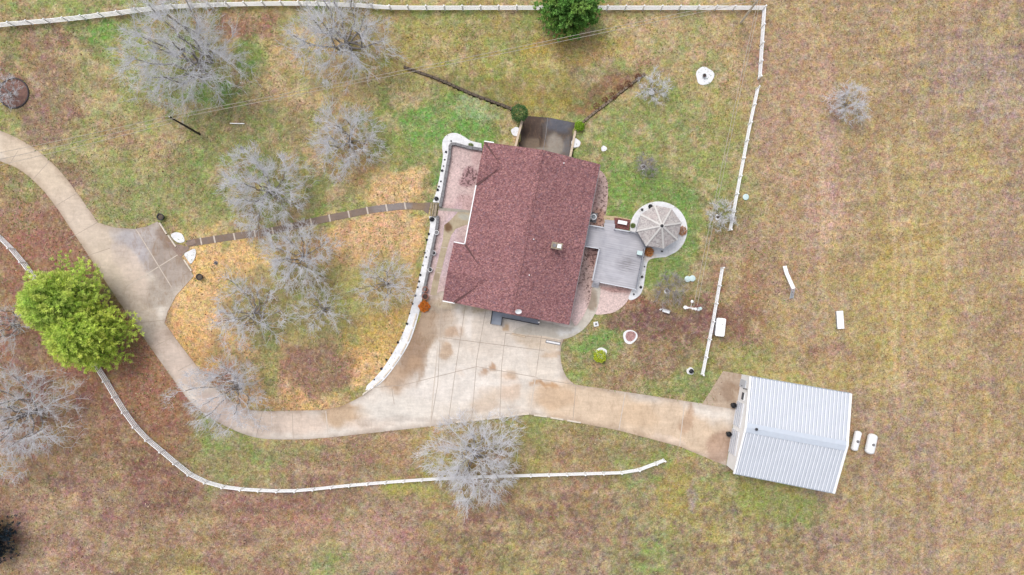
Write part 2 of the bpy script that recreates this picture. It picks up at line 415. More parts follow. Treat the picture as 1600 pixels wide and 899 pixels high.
# ------------------------------------------------------------------ ground: one sheet to the horizon
PAL = dict(G=(104, 140, 58), g=(138, 148, 82), y=(164, 150, 86), s=(184, 160, 118), b=(150, 120, 92), r=(146, 102, 78),
           p=(172, 142, 120), o=(212, 174, 126), m=(126, 90, 76), f=(170, 146, 106), d=(160, 136, 114))
ROWS = ["yggyygyyyyssffffd",
        "bbggssyyygsspffdd",
        "ygsggsgGygggpfffd",
        "bpggggoGggGgfpffd",
        "rmgosyoggggbdfyff",
        "rrrosgysggrmffyff",
        "brrroogsggbgyffff",
        "bbrggbbyybggGfdff",
        "bbmbpbpybbgyydfdf",
        "bpbybgprydgddfdff"]
VPOLY = [(631, 105), (687, 126), (737, 148), (775, 162), (800, 171), (815, 187), (803, 262), (893, 272), (900, 196), (940, 167), (1008, 117)]
def ground_depth(px, py):
    m = inside(px, py, VPOLY)
    t = np.clip((py - 100) / 82.0, 0, 1); t = t * t * (3 - 2 * t)
    return np.where(m, -2.2 * t, 0.0)
def make_ground():
    st = 0.3
    def axis(lim):
        core = np.arange(-lim, lim + st / 2, st)
        ext = lim + np.cumsum(2.0 * 1.45 ** np.arange(16))
        return np.concatenate([-ext[::-1], core, ext])
    ax = axis(74.1); ay = axis(42.6)
    X, Y = np.meshgrid(ax, ay); nx, ny = len(ax), len(ay)
    X = X.ravel(); Y = Y.ravel(); px = X * S + 800; py = 449.5 - Y * S
    Z = ground_depth(px, py)
    V = np.stack([X, Y, Z], 1)
    i = np.arange(nx * ny).reshape(ny, nx)
    Fq = np.stack([i[:-1, :-1], i[:-1, 1:], i[1:, 1:], i[1:, :-1]], -1).reshape(-1, 4)
    me = bpy.data.meshes.new('ground')
    me.vertices.add(len(V)); me.vertices.foreach_set('co', V.astype(np.float32).ravel())
    me.loops.add(Fq.size); me.loops.foreach_set('vertex_index', Fq.ravel().astype(np.int32))
    me.polygons.add(len(Fq)); me.polygons.foreach_set('loop_start', np.arange(0, Fq.size, 4, dtype=np.int32))
    me.update(calc_edges=True); me.validate()
    G = np.array([[alb(PAL[c]) for c in row] for row in ROWS])
    wx = px + (fbm(px, py, 0.02, 0) - 0.5) * 150; wy = py + (fbm(px, py, 0.02, 1) - 0.5) * 150
    gx = np.clip(wx / 100, 0, 15.999); gy = np.clip(wy / 100, 0, 8.999)
    xi = gx.astype(int); yi = gy.astype(int); fx = gx - xi; fy = gy - yi
    fx = fx * fx * (3 - 2 * fx); fy = fy * fy * (3 - 2 * fy)
    c = (G[yi, xi] * ((1 - fx) * (1 - fy))[:, None] + G[yi, xi + 1] * (fx * (1 - fy))[:, None] + G[yi + 1, xi] * ((1 - fx) * fy)[:, None] + G[yi + 1, xi + 1] * (fx * fy)[:, None])
    cols = np.ones((len(V), 4)); cols[:, :3] = c
    # leaf litter density: more on the left and at the bottom
    cols[:, 3] = np.clip(0.08 + 0.55 * np.clip((480 - px) / 150, 0, 1) * np.clip((py - 560) / 100, 0, 1) + 0.15 * (py > 700), 0, 0.7)
    P = PAL
    B = [
     (385, 40, 55, 24, 10, (150, 108, 92), .8), (75, 165, 45, 65, 15, (146, 112, 96), .75), (100, 60, 30, 22, 0, P['m'], .4),
     (45, 15, 60, 8, 0, P['g'], .6), (155, 45, 30, 12, -10, P['G'], .7), (340, 145, 40, 20, 0, P['G'], .75), (390, 90, 25, 25, 0, P['G'], .6),
     (660, 40, 60, 20, 0, P['y'], .6), (700, 30, 60, 20, 0, P['g'], .6), (700, 205, 75, 28, 8, (106, 146, 66), .85), (740, 170, 35, 20, 20, (150, 170, 120), .6),
     (610, 215, 18, 16, 0, (112, 132, 74), .7), (540, 320, 50, 22, -10, P['G'], .45), (640, 240, 60, 30, 0, P['g'], .7),
     (900, 75, 90, 30, 0, (176, 146, 74), .7), (820, 110, 60, 30, 0, (160, 154, 80), .6), (850, 160, 60, 16, 5, (172, 152, 72), .7),
     (950, 135, 70, 14, -35, (158, 112, 86), .75), (900, 120, 60, 20, -10, (186, 148, 116), .6), (870, 130, 30, 20, 0, (160, 150, 80), .4),
     (1010, 200, 90, 40, -20, (142, 150, 84), .65), (950, 290, 40, 22, 0, P['G'], .6), (1060, 360, 40, 70, 15, P['G'], .65), (1140, 170, 35, 60, 10, P['y'], .5),
     (1090, 240, 60, 50, 0, (150, 150, 86), .6), (1010, 430, 30, 30, 0, (126, 146, 66), .7), (990, 330, 60, 40, 0, (128, 148, 70), .5),
     (1020, 505, 75, 22, 8, (112, 78, 66), .8), (1120, 500, 60, 26, 0, (122, 84, 70), .75), (1160, 460, 40, 60, 10, (158, 118, 84), .5),
     (950, 535, 30, 22, 0, P['G'], .75), (1040, 550, 60, 30, 0, (134, 110, 82), .7), (930, 575, 40, 20, 10, (150, 122, 92), .5), (905, 520, 25, 10, -30, (150, 118, 88), .5),
     (1060, 612, 70, 14, 8, (126, 138, 70), .7), (1150, 555, 60, 18, 4, (140, 142, 70), .6), (1080, 590, 40, 30, 0, (128, 136, 72), .6), (1200, 560, 90, 22, 6, (144, 142, 72), .6),
     (1250, 600, 60, 10, 10, (132, 142, 64), .5),
     # south
     (600, 700, 100, 16, -3, (160, 118, 90), .6), (480, 705, 90, 14, -3, (132, 134, 78), .55), (640, 760, 50, 16, -4, (160, 156, 74), .7), (430, 790, 100, 24, 0, (140, 100, 82), .6),
     (430, 830, 110, 22, 0, (168, 128, 108), .6), (690, 815, 80, 26, -10, (152, 112, 96), .7), (250, 750, 60, 50, 30, (126, 88, 70), .6), (110, 820, 110, 70, -20, (160, 126, 110), .7), (330, 850, 120, 40, 0, (150, 116, 92), .5), (240, 700, 60, 60, 40, (140, 102, 80), .6),
     (230, 870, 60, 20, 0, (150, 128, 84), .5), (830, 800, 90, 30, 0, (142, 108, 86), .45), (960, 790, 90, 30, 10, (148, 116, 92), .55), (1060, 760, 30, 60, 10, (160, 146, 74), .65),
     (1210, 790, 80, 30, 10, (132, 140, 72), .7), (1150, 770, 50, 30, 0, (150, 148, 74), .6), (1240, 850, 80, 30, 0, (150, 124, 96), .55), (1020, 700, 40, 20, 10, (132, 136, 70), .6), (940, 690, 70, 12, 14, (142, 130, 82), .5),
     (1075, 716, 17, 12, 20, (186, 150, 130), .9), (1090, 745, 8, 12, 0, (160, 132, 118), .7), (1075, 776, 7, 16, 0, (168, 152, 146), .9),
     # field
     (1290, 250, 22, 150, 2, (184, 154, 134), .55), (1255, 230, 30, 200, -3, (176, 148, 112), .4), (1410, 430, 60, 90, 0, (176, 154, 92), .5), (1500, 140, 90, 70, 0, (160, 140, 124), .5),
     (1340, 560, 60, 50, 0, (170, 150, 88), .5), (1300, 545, 30, 14, 0, (140, 104, 84), .5), (1560, 560, 60, 120, 0, (164, 136, 106), .4), (1480, 780, 90, 60, 0, (160, 132, 108), .4), (1360, 720, 30, 16, 10, (140, 108, 84), .5),
     (1310, 265, 30, 14, -5, (140, 112, 96), .5), (1290, 400, 30, 30, 0, (160, 130, 110), .4), (1200, 420, 50, 60, 0, (160, 128, 90), .4), (1550, 330, 70, 60, 0, (168, 142, 112), .4),
    ]
    cols = blend(cols, px, py, B, 12)
    inf = (px > -80) & (px < 1680) & (py > -60) & (py < 960)
    # small round tussocks in the rough grass
    rt = np.random.RandomState(5)
    for k in range(70):
        tx, ty = rt.uniform(820, 1330), rt.uniform(760, 900)
        r_ = rt.uniform(2.5, 7); q = np.exp(-(((px - tx) ** 2 + (py - ty) ** 2) / r_ ** 2) ** 2) * 0.55
        cols[:, :3] = cols[:, :3] * (1 - q[:, None]) + np.array(alb((186, 160, 100))) * q[:, None]
    # patchy turf: moss, dead thatch, bare earth and pale straw in ragged patches
    def patch(sc, g, lo, hi, amt, col, reg=1.0, ax=1.0):
        q = fbm(px * ax, py, sc, g, 5); q = np.clip((q - lo) / (hi - lo), 0, 1); q = (q * q * (3 - 2 * q) * amt * reg * inf)[:, None]
        cols[:, :3] = cols[:, :3] * (1 - q) + np.array(alb(col)) * q
    isl = np.clip(1 - np.hypot((px - 470) / 230, (py - 490) / 150), 0, 1) ** .5
    rgh = np.clip((px - 560) / 150, 0, 1) * np.clip((1420 - px) / 150, 0, 1) * np.clip((py - 730) / 60, 0, 1)
    lft = np.clip((620 - px) / 150, 0, 1); fldr = np.clip((px - 1190) / 100, 0, 1); bot = np.clip((py - 640) / 100, 0, 1)
    yard = np.clip((1190 - px) / 80, 0, 1) * np.clip((520 - py) / 100, 0, 1)
    patch(.030, 0, .53, .62, .55, (146, 110, 98), .35 + .5 * lft + .5 * bot * (1 - fldr))
    patch(.045, 1, .54, .62, .55, (122, 146, 74), .75 * yard + .3 * bot * (1 - fldr) + .5 * isl)
    patch(.060, 2, .54, .63, .60, (200, 176, 140), .5 + .4 * yard)
    patch(.035, 3, .54, .64, .45, (162, 138, 122), .25 + .6 * fldr + .4 * bot * (1 - lft))
    patch(.090, 4, .55, .64, .50, (118, 88, 74), .35 + .45 * rgh + .3 * lft)
    patch(.050, 5, .55, .63, .50, (176, 160, 88), .3 + .4 * fldr)
    patch(.110, 1, .56, .64, .55, (108, 82, 70), rgh)
    patch(.080, 3, .56, .64, .45, (140, 152, 86), .6 * yard + .5 * rgh)
    patch(.100, 0, .55, .65, .35, (184, 160, 138), .5 * fldr + .5 * bot)
    B2 = [
     # reddish mulch belt between driveway and fence
     (60, 400, 60, 60, 35, (152, 108, 88), .75), (120, 400, 40, 70, -30, (148, 104, 84), .7), (25, 330, 30, 40, 0, (160, 124, 98), .5), (205, 560, 45, 110, -35, (164, 118, 88), .85),
     (40, 400, 26, 50, -40, (158, 108, 86), .6), (260, 660, 50, 60, -40, (146, 106, 78), .7), (370, 730, 90, 22, 8, (140, 122, 82), .6), (90, 330, 30, 30, 20, (150, 114, 92), .5),
     # dormant lawn island
     (625, 292, 48, 32, -8, (218, 180, 134), .95), (560, 375, 118, 38, -12, (210, 170, 130), .95), (340, 410, 85, 32, -10, (220, 182, 124), .95), (300, 480, 38, 60, 15, (218, 180, 126), .95),
     (300, 545, 25, 50, -30, (206, 160, 104), .7), (650, 400, 16, 80, 12, (212, 174, 122), .85), (590, 540, 40, 70, 35, (206, 164, 98), .7), (575, 580, 24, 24, 0, (218, 176, 130), .8),
     (590, 430, 70, 45, 0, (160, 146, 96), .55), (480, 430, 70, 40, 0, (158, 146, 84), .6), (410, 470, 60, 50, 0, (150, 140, 92), .6), (520, 500, 80, 35, 0, (158, 148, 86), .6),
     (495, 575, 62, 42, 10, (132, 96, 82), .9), (415, 560, 22, 60, 0, (108, 132, 66), .6), (450, 630, 60, 12, 3, (202, 160, 108), .8), (540, 615, 30, 10, 0, (128, 122, 72), .6), (240, 340, 60, 12, 8, (130, 140, 72), .6),
     (200, 300, 70, 60, 20, (144, 142, 90), .5), (105, 268, 20, 14, 40, (128, 92, 76), .6), (320, 310, 70, 40, 20, (136, 136, 84), .4), (400, 200, 110, 50, 0, (142, 130, 88), .45),
     (700, 205, 75, 24, 8, (112, 154, 66), .7), (745, 172, 35, 18, 20, (150, 172, 122), .5), (950, 290, 40, 20, 0, (112, 152, 62), .65), (1065, 365, 28, 70, 15, (116, 152, 64), .6), (1010, 425, 26, 26, 0, (122, 150, 64), .6),
     (330, 145, 45, 18, 0, (112, 148, 64), .6), (392, 90, 25, 25, 0, (116, 150, 62), .55), (155, 45, 30, 10, -10, (116, 154, 62), .6), (925, 530, 30, 14, -20, (104, 152, 62), .75), (980, 300, 70, 30, 0, (134, 152, 76), .4), (1040, 160, 40, 30, 0, (150, 156, 84), .4),
     (385, 42, 50, 22, 10, (156, 112, 98), .6), (75, 165, 42, 60, 15, (150, 116, 104), .5), (850, 140, 60, 40, 0, (172, 158, 84), .45), (900, 75, 70, 22, 0, (178, 150, 80), .6), (1020, 505, 62, 20, 8, (124, 92, 80), .6), (1155, 490, 34, 20, 0, (126, 88, 74), .6),
     (1288, 250, 18, 160, 2, (194, 162, 144), .5), (1420, 460, 70, 110, 0, (184, 160, 98), .35), (1290, 550, 34, 16, 0, (140, 104, 86), .5), (1560, 130, 80, 60, 0, (160, 140, 128), .45), (1540, 400, 60, 40, 10, (158, 134, 112), .4),
     (1215, 790, 70, 26, 10, (134, 146, 72), .6), (1060, 760, 22, 50, 10, (168, 152, 76), .5), (640, 760, 45, 14, -4, (162, 160, 76), .55), (430, 795, 100, 18, 0, (146, 106, 90), .5), (560, 830, 110, 22, 0, (172, 134, 118), .4), (250, 755, 55, 40, 30, (130, 92, 76), .55),
    ]
    cols = blend(cols, px, py, [(a, b, c, d, e, f, g * .85) for (a, b, c, d, e, f, g) in B2], 14, 3)
    # tone mottling of the turf itself
    # mown swaths and wheel tracks in the hay field
    fld = np.clip((px - 1180) / 120, 0, 1) * inf
    sw = fbm(px, py * 1.0, 0.001, 2, 1) * 0 + vnoise(px * 0.012 + 3, (py + px * 0.10) * 0.13, 4)
    cols[:, :3] *= (1 + fld * (sw - 0.5) * 0.34 * np.clip((fbm(px, py, .006, 1) - .38) * 5, 0, 1))[:, None]
    sw2 = vnoise(px * 0.16 + (py * 0.004), py * 0.006, 5)
    cols[:, :3] *= (1 + fld * (sw2 - 0.5) * 0.30 * np.clip((fbm(px, py, .005, 2) - .36) * 5, 0, 1))[:, None]
    for (x0, y0, x1, y1, wd, k) in ((1388, 215, 1398, 400, 4, .6), (1262, -40, 1300, 600, 5, .3), (1480, -40, 1476, 420, 4, .25), (1340, 560, 1362, 899, 4, .25), (1396, 400, 1402, 660, 4, .4), (1408, 320, 1413, 640, 4, .45), (1420, 330, 1430, 560, 4, .4), (1376, 380, 1380, 640, 3, .15), (1412, 640, 1430, 899, 4, .15)):
        t = np.clip((py - y0) / (y1 - y0), 0, 1); xc = x0 + (x1 - x0) * t + (fbm(px, py, 0.02, 3) - .5) * 6
        q = np.exp(-((px - xc) / wd) ** 2) * ((py > y0) & (py < y1)) * k
        cols[:, :3] = cols[:, :3] * (1 - q[:, None]) + np.array(alb((206, 178, 140))) * q[:, None]
    lw = np.clip((760 - np.abs(px - 300)) / 200, 0, 1) * (py > 660) * inf
    sw3 = vnoise(px * 0.01, (py - 0.05 * px) * 0.09, 3); cols[:, :3] *= (1 + lw * (sw3 - 0.5) * 0.30)[:, None]
    mean = np.array(alb((164, 138, 104)))
    cols[:, :3] = np.clip(mean + (cols[:, :3] - mean) * np.array([1.16, 1.13, 1.02]) + np.array([.010, .010, .012]), .02, .75)
    cols[:, :3] *= (0.82 + 0.42 * fbm(px, py, 0.11, 4, 4))[:, None]
    setcol(me, cols)
    o = link('ground', me, M['grass']); o['kind'] = 'structure'
    return o
make_ground()

def struct(o): o['kind'] = 'structure'; return o
CB = (227, 217, 206)
# ---- lane from the road, to the parking pad and on to the forecourt
lane_top = smooth_line([(-40, 190), (0, 204), (40, 223), (75, 249), (102, 277), (130, 315), (153, 348)])
pad = [(166, 352), (180, 356), (210, 358), (230, 354), (246, 346), (303, 431), (275, 462), (262, 487), (257, 505)]
lane_r = smooth_line([(275, 530), (295, 556), (322, 590), (350, 618), (378, 636), (404, 642), (450, 642), (505, 641)])
fore_l = smooth_line([(530, 636), (560, 622), (585, 603), (612, 575), (634, 543), (650, 512), (662, 482), (668, 465)])
fore_t = [(690, 455), (740, 465), (892, 500), (905, 517)]
fore_r = smooth_line([(880, 531), (876, 548), (878, 572), (886, 590), (898, 601)])
garage_top = [(1000, 616), (1098, 631), (1150, 638)]
garage_bot = [(1134, 728), (1062, 698), (967, 673), (900, 660), (828, 648)]
fore_b = smooth_line([(740, 658), (660, 668), (560, 679), (500, 685), (450, 687), (400, 684), (350, 665), (305, 635), (280, 606), (245, 557), (210, 507), (172, 451), (140, 402), (110, 357), (85, 320), (60, 290), (30, 265), (0, 252), (-40, 238)])
drive = lane_top + pad + lane_r + fore_l + fore_t + fore_r + garage_top + garage_bot + fore_b
db = [
  (60, 260, 90, 40, 45, (216, 197, 174, .15), .9), (150, 400, 60, 120, -35, (214, 196, 178, .15), .9), (220, 500, 30, 60, -35, (196, 180, 166, .5), .8),
  (225, 385, 45, 40, 30, (184, 174, 170, .8), .9), (270, 410, 36, 40, 0, (172, 158, 148, .9), .9), (205, 385, 30, 20, 40, (182, 176, 180, .6), .7), (262, 368, 16, 18, -30, (150, 130, 116, 1), .8),
  (245, 458, 22, 26, 30, (170, 156, 144, 1), .7), (205, 420, 16, 50, -30, (216, 198, 184, .1), .8), (190, 360, 20, 16, 0, (190, 184, 184, .2), .5),
  (280, 560, 30, 60, -38, (206, 186, 172, .3), .8), (350, 640, 50, 24, 20, (218, 196, 184, .2), .8), (440, 663, 70, 20, 0, (220, 200, 184, .3), .9), (540, 650, 40, 20, 0, (196, 166, 134, .6), .85),
  (575, 665, 40, 12, -5, (222, 206, 192, .3), .7), (650, 540, 20, 70, 22, (164, 138, 116, 1), .95), (610, 590, 26, 22, 30, (188, 160, 134, .7), .85), (680, 500, 26, 36, 10, (180, 158, 136, .9), .85),
  (645, 580, 16, 26, 20, (186, 156, 128, .6), .7), (690, 480, 20, 10, 0, (160, 148, 134, .8), .7), (720, 478, 40, 10, 8, (196, 182, 158, .7), .7), (762, 475, 30, 12, 8, (192, 172, 140, .6), .7),
  (740, 520, 60, 30, 10, (216, 202, 188, .3), .5), (708, 518, 16, 10, -20, (188, 156, 128, .6), .7), (698, 546, 9, 12, 0, (190, 160, 130, .5), .75), (752, 581, 8, 7, 0, (178, 138, 102, .2), .9), (768, 576, 7, 8, 0, (180, 142, 108, .2), .85),
  (720, 584, 8, 6, 0, (186, 152, 120, .3), .7), (800, 582, 8, 7, 0, (170, 140, 110, .3), .6), (760, 625, 22, 24, 0, (212, 188, 164, .5), .6), (795, 605, 16, 24, 0, (212, 182, 156, .3), .6), (790, 512, 6, 6, 0, (196, 160, 118, 0), .7),
  (700, 600, 70, 30, 0, (230, 222, 214, .15), .7), (620, 640, 60, 20, -5, (226, 218, 208, .15), .8), (850, 570, 20, 30, 0, (224, 212, 198, .2), .7), (840, 535, 40, 12, 10, (214, 192, 166, .4), .6), (862, 556, 16, 6, 0, (206, 176, 146, .3), .6),
  (920, 635, 95, 34, 9, (220, 196, 170, .3), .95), (1040, 665, 110, 36, 14, (218, 194, 168, .4), .95), (865, 622, 34, 16, 8, (210, 180, 150, .3), .7), (1000, 650, 30, 20, 10, (214, 186, 156, .3), .6), (1125, 700, 20, 24, 0, (180, 150, 130, .9), .8),
  (640, 655, 90, 4, -4, (196, 184, 174, .4), .45), (770, 640, 50, 4, -4, (190, 172, 158, .4), .4), (664, 560, 5, 40, 20, (172, 146, 122, .9), .6), (736, 500, 6, 26, 5, (238, 230, 222, 0), .6), (716, 500, 5, 24, 5, (236, 228, 220, 0), .5), (780, 598, 40, 5, -8, (236, 228, 220, 0), .5), (852, 602, 26, 4, 8, (190, 148, 106, .3), .8), (1075, 655, 8, 26, 14, (188, 156, 130, .6), .7), (1045, 690, 30, 8, 16, (228, 208, 190, .1), .7)]
joints = [ # photo pixels
 (28, 236, 14, 258), (77, 252, 52, 280), (120, 302, 87, 322), (152, 348, 110, 372), (172, 388, 130, 402), (213, 359, 250, 420), (250, 420, 268, 448), (197, 448, 284, 395), (260, 500, 212, 505), (270, 527, 244, 540),
 (302, 567, 278, 580), (322, 592, 290, 612), (410, 643, 400, 684), (457, 643, 458, 686), (509, 642, 513, 684), (612, 606, 616, 632), (691, 463, 684, 600), (684, 600, 672, 668),
 (728, 472, 710, 590), (710, 590, 700, 662), (760, 480, 745, 562), (745, 562, 737, 656), (790, 520, 784, 570), (784, 570, 781, 650), (848, 510, 839, 575), (839, 575, 828, 647),
 (692, 528, 850, 548), (585, 606, 630, 602), (630, 602, 745, 573), (745, 573, 840, 590), (838, 592, 898, 601), (790, 521, 880, 533), (977, 614, 967, 672), (1070, 627, 1062, 697), (900, 602, 895, 658)]
struct(sheet('driveway', drive, 0.05, CB, M['conc'], db, 0.3, 0.15, 0.2, joints, M['joint_dark'], jw=0.04, warp=5, edge=.5, var=.10))
light_j = MB()
for (a, b, c, d, wd) in ((509, 642, 513, 684, .07), (977, 614, 967, 672, .06), (213, 359, 268, 449, .06), (200, 447, 283, 395, .06), (1070, 627, 1062, 697, .06), (839, 575, 828, 647, .08), (684, 540, 672, 668, .07)):
    p0 = W(a, b, .056); p1 = W(c, d, .056); dd = (p1 - p0).normalized(); sx = Vector((-dd.y, dd.x, 0)) * wd
    light_j.add([p0 - sx, p1 - sx, p1 + sx, p0 + sx], [(0, 1, 2, 3)])
# re-poured light strips across the slabs: part of the paving
struct(light_j.build('driveway_joint', M['joint_light']))
struct(sheet('side_apron', [(1130, 580), (1159, 585), (1152, 640), (1097, 632)], 0.065, (188, 168, 148), M['conc'], [(1140, 610, 12, 16, 0, (160, 136, 116, 1), .8)], 0.4, 0.2, 0.8))
struct(sheet('garage_walk', smooth_line([(842, 503), (890, 512), (908, 500), (922, 470), (926, 447), (938, 449), (934, 480), (922, 503), (905, 520), (880, 530), (848, 525), (800, 519)], 4, True), 0.07,
      (204, 196, 184), M['conc'], [(926, 470, 8, 22, 5, (160, 144, 128, .8), .9), (890, 518, 20, 8, 0, (226, 224, 220, 0), .8)], 0.35, 0.2, 0.2))
# ---- stepping path from the pad to the terrace steps
pc = smooth_line([(292, 381), (336, 374), (370, 369), (400, 365), (430, 360), (456, 354), (486, 347), (515, 341), (545, 335), (575, 329), (604, 325), (634, 322), (660, 323)], 3)
up = []; dn = []
for i, p in enumerate(pc):
    a = Vector(pc[max(0, i - 1)]); b = Vector(pc[min(len(pc) - 1, i + 1)]); d = (b - a).normalized(); n_ = Vector((d.y, -d.x)) * 5.4
    up.append((p[0] + n_.x, p[1] + n_.y)); dn.append((p[0] - n_.x, p[1] - n_.y))
jn = []
for (x, y) in ((314, 377), (335, 374), (366, 370), (398, 365), (426, 361), (456, 354), (486, 347), (515, 341), (545, 335), (574, 329), (604, 325), (633, 322)):
    jn.append((x - 1.2, y - 5.6, x + 1.2, y + 5.6))
end = [(673, 316), (669, 335)]
path_poly = up + end + list(reversed(dn))
struct(sheet('stepping_path', path_poly, 0.04, (138, 122, 112), M['conc'], [(620, 322, 40, 8, 0, (150, 142, 140, .3), .8), (655, 324, 14, 10, 0, (150, 128, 104, .6), .9), (300, 378, 20, 10, 0, (130, 108, 98, .8), .6)], 0.3, 0.1, 0.7, jn, M['joint_light'], jw=0.10))
struct(sheet('path_landing', [(258, 377), (268, 379), (290, 385), (300, 383), (306, 380), (304, 373), (296, 378), (289, 380), (296, 388), (290, 394), (283, 402), (279, 400)], 0.058, (158, 138, 128), M['conc'], (), 0.4, 0.1, 0.7))

# ---- terrace west of the house: pink rock, tan walk, white border
struct(sheet('rock_terrace', [(706, 226), (752, 235), (760, 300), (735, 400), (705, 470), (662, 466), (664, 440), (676, 395), (682, 345), (690, 300)], 0.04, (208, 184, 180), M['rock'],
  [(735, 275, 16, 12, -30, (176, 140, 142, 1.0), .9), (722, 320, 26, 16, 0, (196, 162, 160, .75), .7), (745, 245, 8, 16, 10, (200, 166, 164, .7), .6), (705, 290, 14, 30, 10, (222, 196, 192, .25), .7), (700, 380, 14, 60, 12, (206, 184, 192, .2), .6), (712, 420, 10, 50, 12, (190, 160, 166, .85), .8)],
  0.25, 0.1, 0.45, warp=4))
struct(sheet('terrace_walk', [(716, 331), (736, 333), (732, 350), (712, 358), (705, 368), (701, 380), (693, 410), (686, 440), (682, 462), (672, 461), (676, 440), (684, 408), (692, 375), (694, 352), (704, 344)], 0.06,
  (190, 176, 150), M['conc'], [(700, 356, 6, 8, 0, (120, 92, 68, 1), .95), (684, 432, 5, 8, 0, (160, 144, 124, .8), .8), (724, 338, 10, 5, 0, (184, 182, 170, .3), .9)], 0.25, 0.12, 0.35,
  [(688, 386, 700, 388), (681, 418, 693, 420), (683, 426, 690, 427)], M['joint_light'], warp=2))
struct(sheet('terrace_threshold', [(686, 324), (738, 329), (737, 333), (686, 329)], 0.062, (176, 170, 158), M['conc'], (), 0.3, 0.1, 0.6))

def gravel(name, poly, label, z=0.10, base=(240, 240, 242), blobs=()):
    o = sheet(name, poly, z, base, M['conc'], blobs, 0.35, 0.2, 0.12, warp=3, var=0.03)
    return struct(o)
bord_o = smooth_line([(752, 224), (735, 220), (724, 213), (712, 208), (700, 210), (692, 219), (691, 232), (692, 245), (688, 270), (683, 295), (676, 316)], 4)
bord_i = smooth_line([(687, 317), (692, 300), (697, 270), (703, 240), (706, 225)], 4) + [(753, 234)]
gravel('border_bed_north', bord_o + bord_i, '')
b2o = smooth_line([(670, 338), (672, 352), (668, 375), (663, 400), (657, 425), (650, 455), (643, 480), (632, 515), (616, 548), (595, 580), (573, 603)], 4)
b2i = smooth_line([(571, 610), (582, 607), (600, 594), (620, 568), (640, 535), (652, 500), (659, 470), (664, 440), (671, 410), (677, 380), (682, 350), (682, 339)], 4)
gravel('border_bed_south', b2o + b2i, '', 0.10)
gravel('gravel_fan_north', smooth_line([(267, 367), (275, 363), (284, 366), (288, 374), (286, 379), (278, 379), (271, 374)], 4, True), '', 0.08)
gravel('gravel_fan_south', smooth_line([(304, 389), (306, 395), (304, 404), (298, 412), (292, 405), (288, 397), (296, 392)], 4, True), '', 0.08)

# low grey block walls along the terrace edge
def wall_strip(name, pts, wd, z1, mat, label, cat, group=None, z0=-0.1, cap=None, capm=None):
    root = thing(name, W(*pts[0], 0), label, cat, group)
    m = MB(); P = [W(x, y, 0) for x, y in pts]; L = []; Rr = []
    for i, p in enumerate(P):
        d = (P[min(i + 1, len(P) - 1)] - P[max(i - 1, 0)]).normalized(); s = Vector((-d.y, d.x, 0)) * wd / 2
        L.append(p + s); Rr.append(p - s)
    m.prism([(p.x, p.y) for p in L] + [(p.x, p.y) for p in reversed(Rr)], z0, z1)
    m.build('wall_body', mat, root)
    if cap:
        c = MB(); rnd = random.Random(len(pts)); tot = 0
        for i in range(len(P) - 1):
            a = P[i]; b = P[i + 1]; L_ = (b - a).length; n = max(1, int(L_ / 0.5))
            for k in range(n):
                q0 = a.lerp(b, (k + .05) / n); q1 = a.lerp(b, (k + .92) / n)
                q0.z = q1.z = z1 + cap / 2 + rnd.uniform(-.02, .02)
                c.beam(q0, q1, wd * rnd.uniform(.85, 1.15), cap)
        c.build('cap_stones', capm or mat, root)
    return root
wall_strip('terrace_wall', smooth_line([(754, 235), (730, 231), (706, 226), (703, 242), (698, 270), (693, 300), (688, 324)], 3), 0.38, 0.45, M['grey'], 'low grey block wall edging the pink rock terrace north of the steps', 'wall', cap=0.08)
wall_strip('terrace_wall', smooth_line([(684, 338), (684, 350), (678, 380), (672, 410), (666, 440), (661, 462)], 3), 0.36, 0.45, M['grey'], 'low grey block wall edging the terrace south of the steps, beside three round planters', 'wall', cap=0.08)
wall_strip('retaining_wall', smooth_line([(631, 105), (650, 112), (687, 125), (737, 147), (775, 161), (800, 171)], 4), 0.34, 0.12, M['stone'], 'long dark stone retaining wall running from the lawn down to the dark round shrub', 'retaining wall', z0=-2.3, cap=0.12, capm=M['stone'])
wall_strip('retaining_wall', smooth_line([(904, 197), (925, 179), (945, 164), (975, 140), (1008, 115)], 4), 0.32, 0.12, M['stone'], 'dark stone retaining wall with mixed cap stones ending at the small bright green bush', 'retaining wall', z0=-2.3, cap=0.12, capm=M['capmix'])
# terrace steps
st_ = thing('terrace_steps', W(680, 327), 'tan concrete steps with dark risers between two white gravel borders', 'steps')
for k, x in enumerate((673.5, 677, 681)):
    m = MB(); a = W(x + 1.5, 317 + k * .6); b = W(x - 1.5, 337.5 + k * .6); a.z = b.z = 0.06 + 0.07 * k; m.beam(a, b, 0.17 if k < 2 else .34, 0.14 + 0.14 * k); m.build('step', M['stonelight'], st_)
# sunken ramp
ramp = [(818, 181), (858, 184), (898, 192), (894, 256), (803, 240)]
rp = [(W(x, y, -2.13).x * S + 800, 449.5 - W(x, y, -2.13).y * S) for x, y in ramp]
def ramp_sheet():
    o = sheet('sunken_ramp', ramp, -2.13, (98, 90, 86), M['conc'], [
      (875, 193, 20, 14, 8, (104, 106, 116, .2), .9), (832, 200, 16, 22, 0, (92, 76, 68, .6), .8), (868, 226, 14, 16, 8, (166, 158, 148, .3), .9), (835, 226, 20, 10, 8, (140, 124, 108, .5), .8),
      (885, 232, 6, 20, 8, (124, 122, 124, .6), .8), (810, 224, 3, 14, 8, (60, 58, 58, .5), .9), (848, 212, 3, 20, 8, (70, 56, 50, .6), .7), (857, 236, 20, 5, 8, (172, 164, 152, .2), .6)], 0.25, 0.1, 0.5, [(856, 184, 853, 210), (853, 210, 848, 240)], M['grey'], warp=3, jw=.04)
    return struct(o)
ramp_sheet()
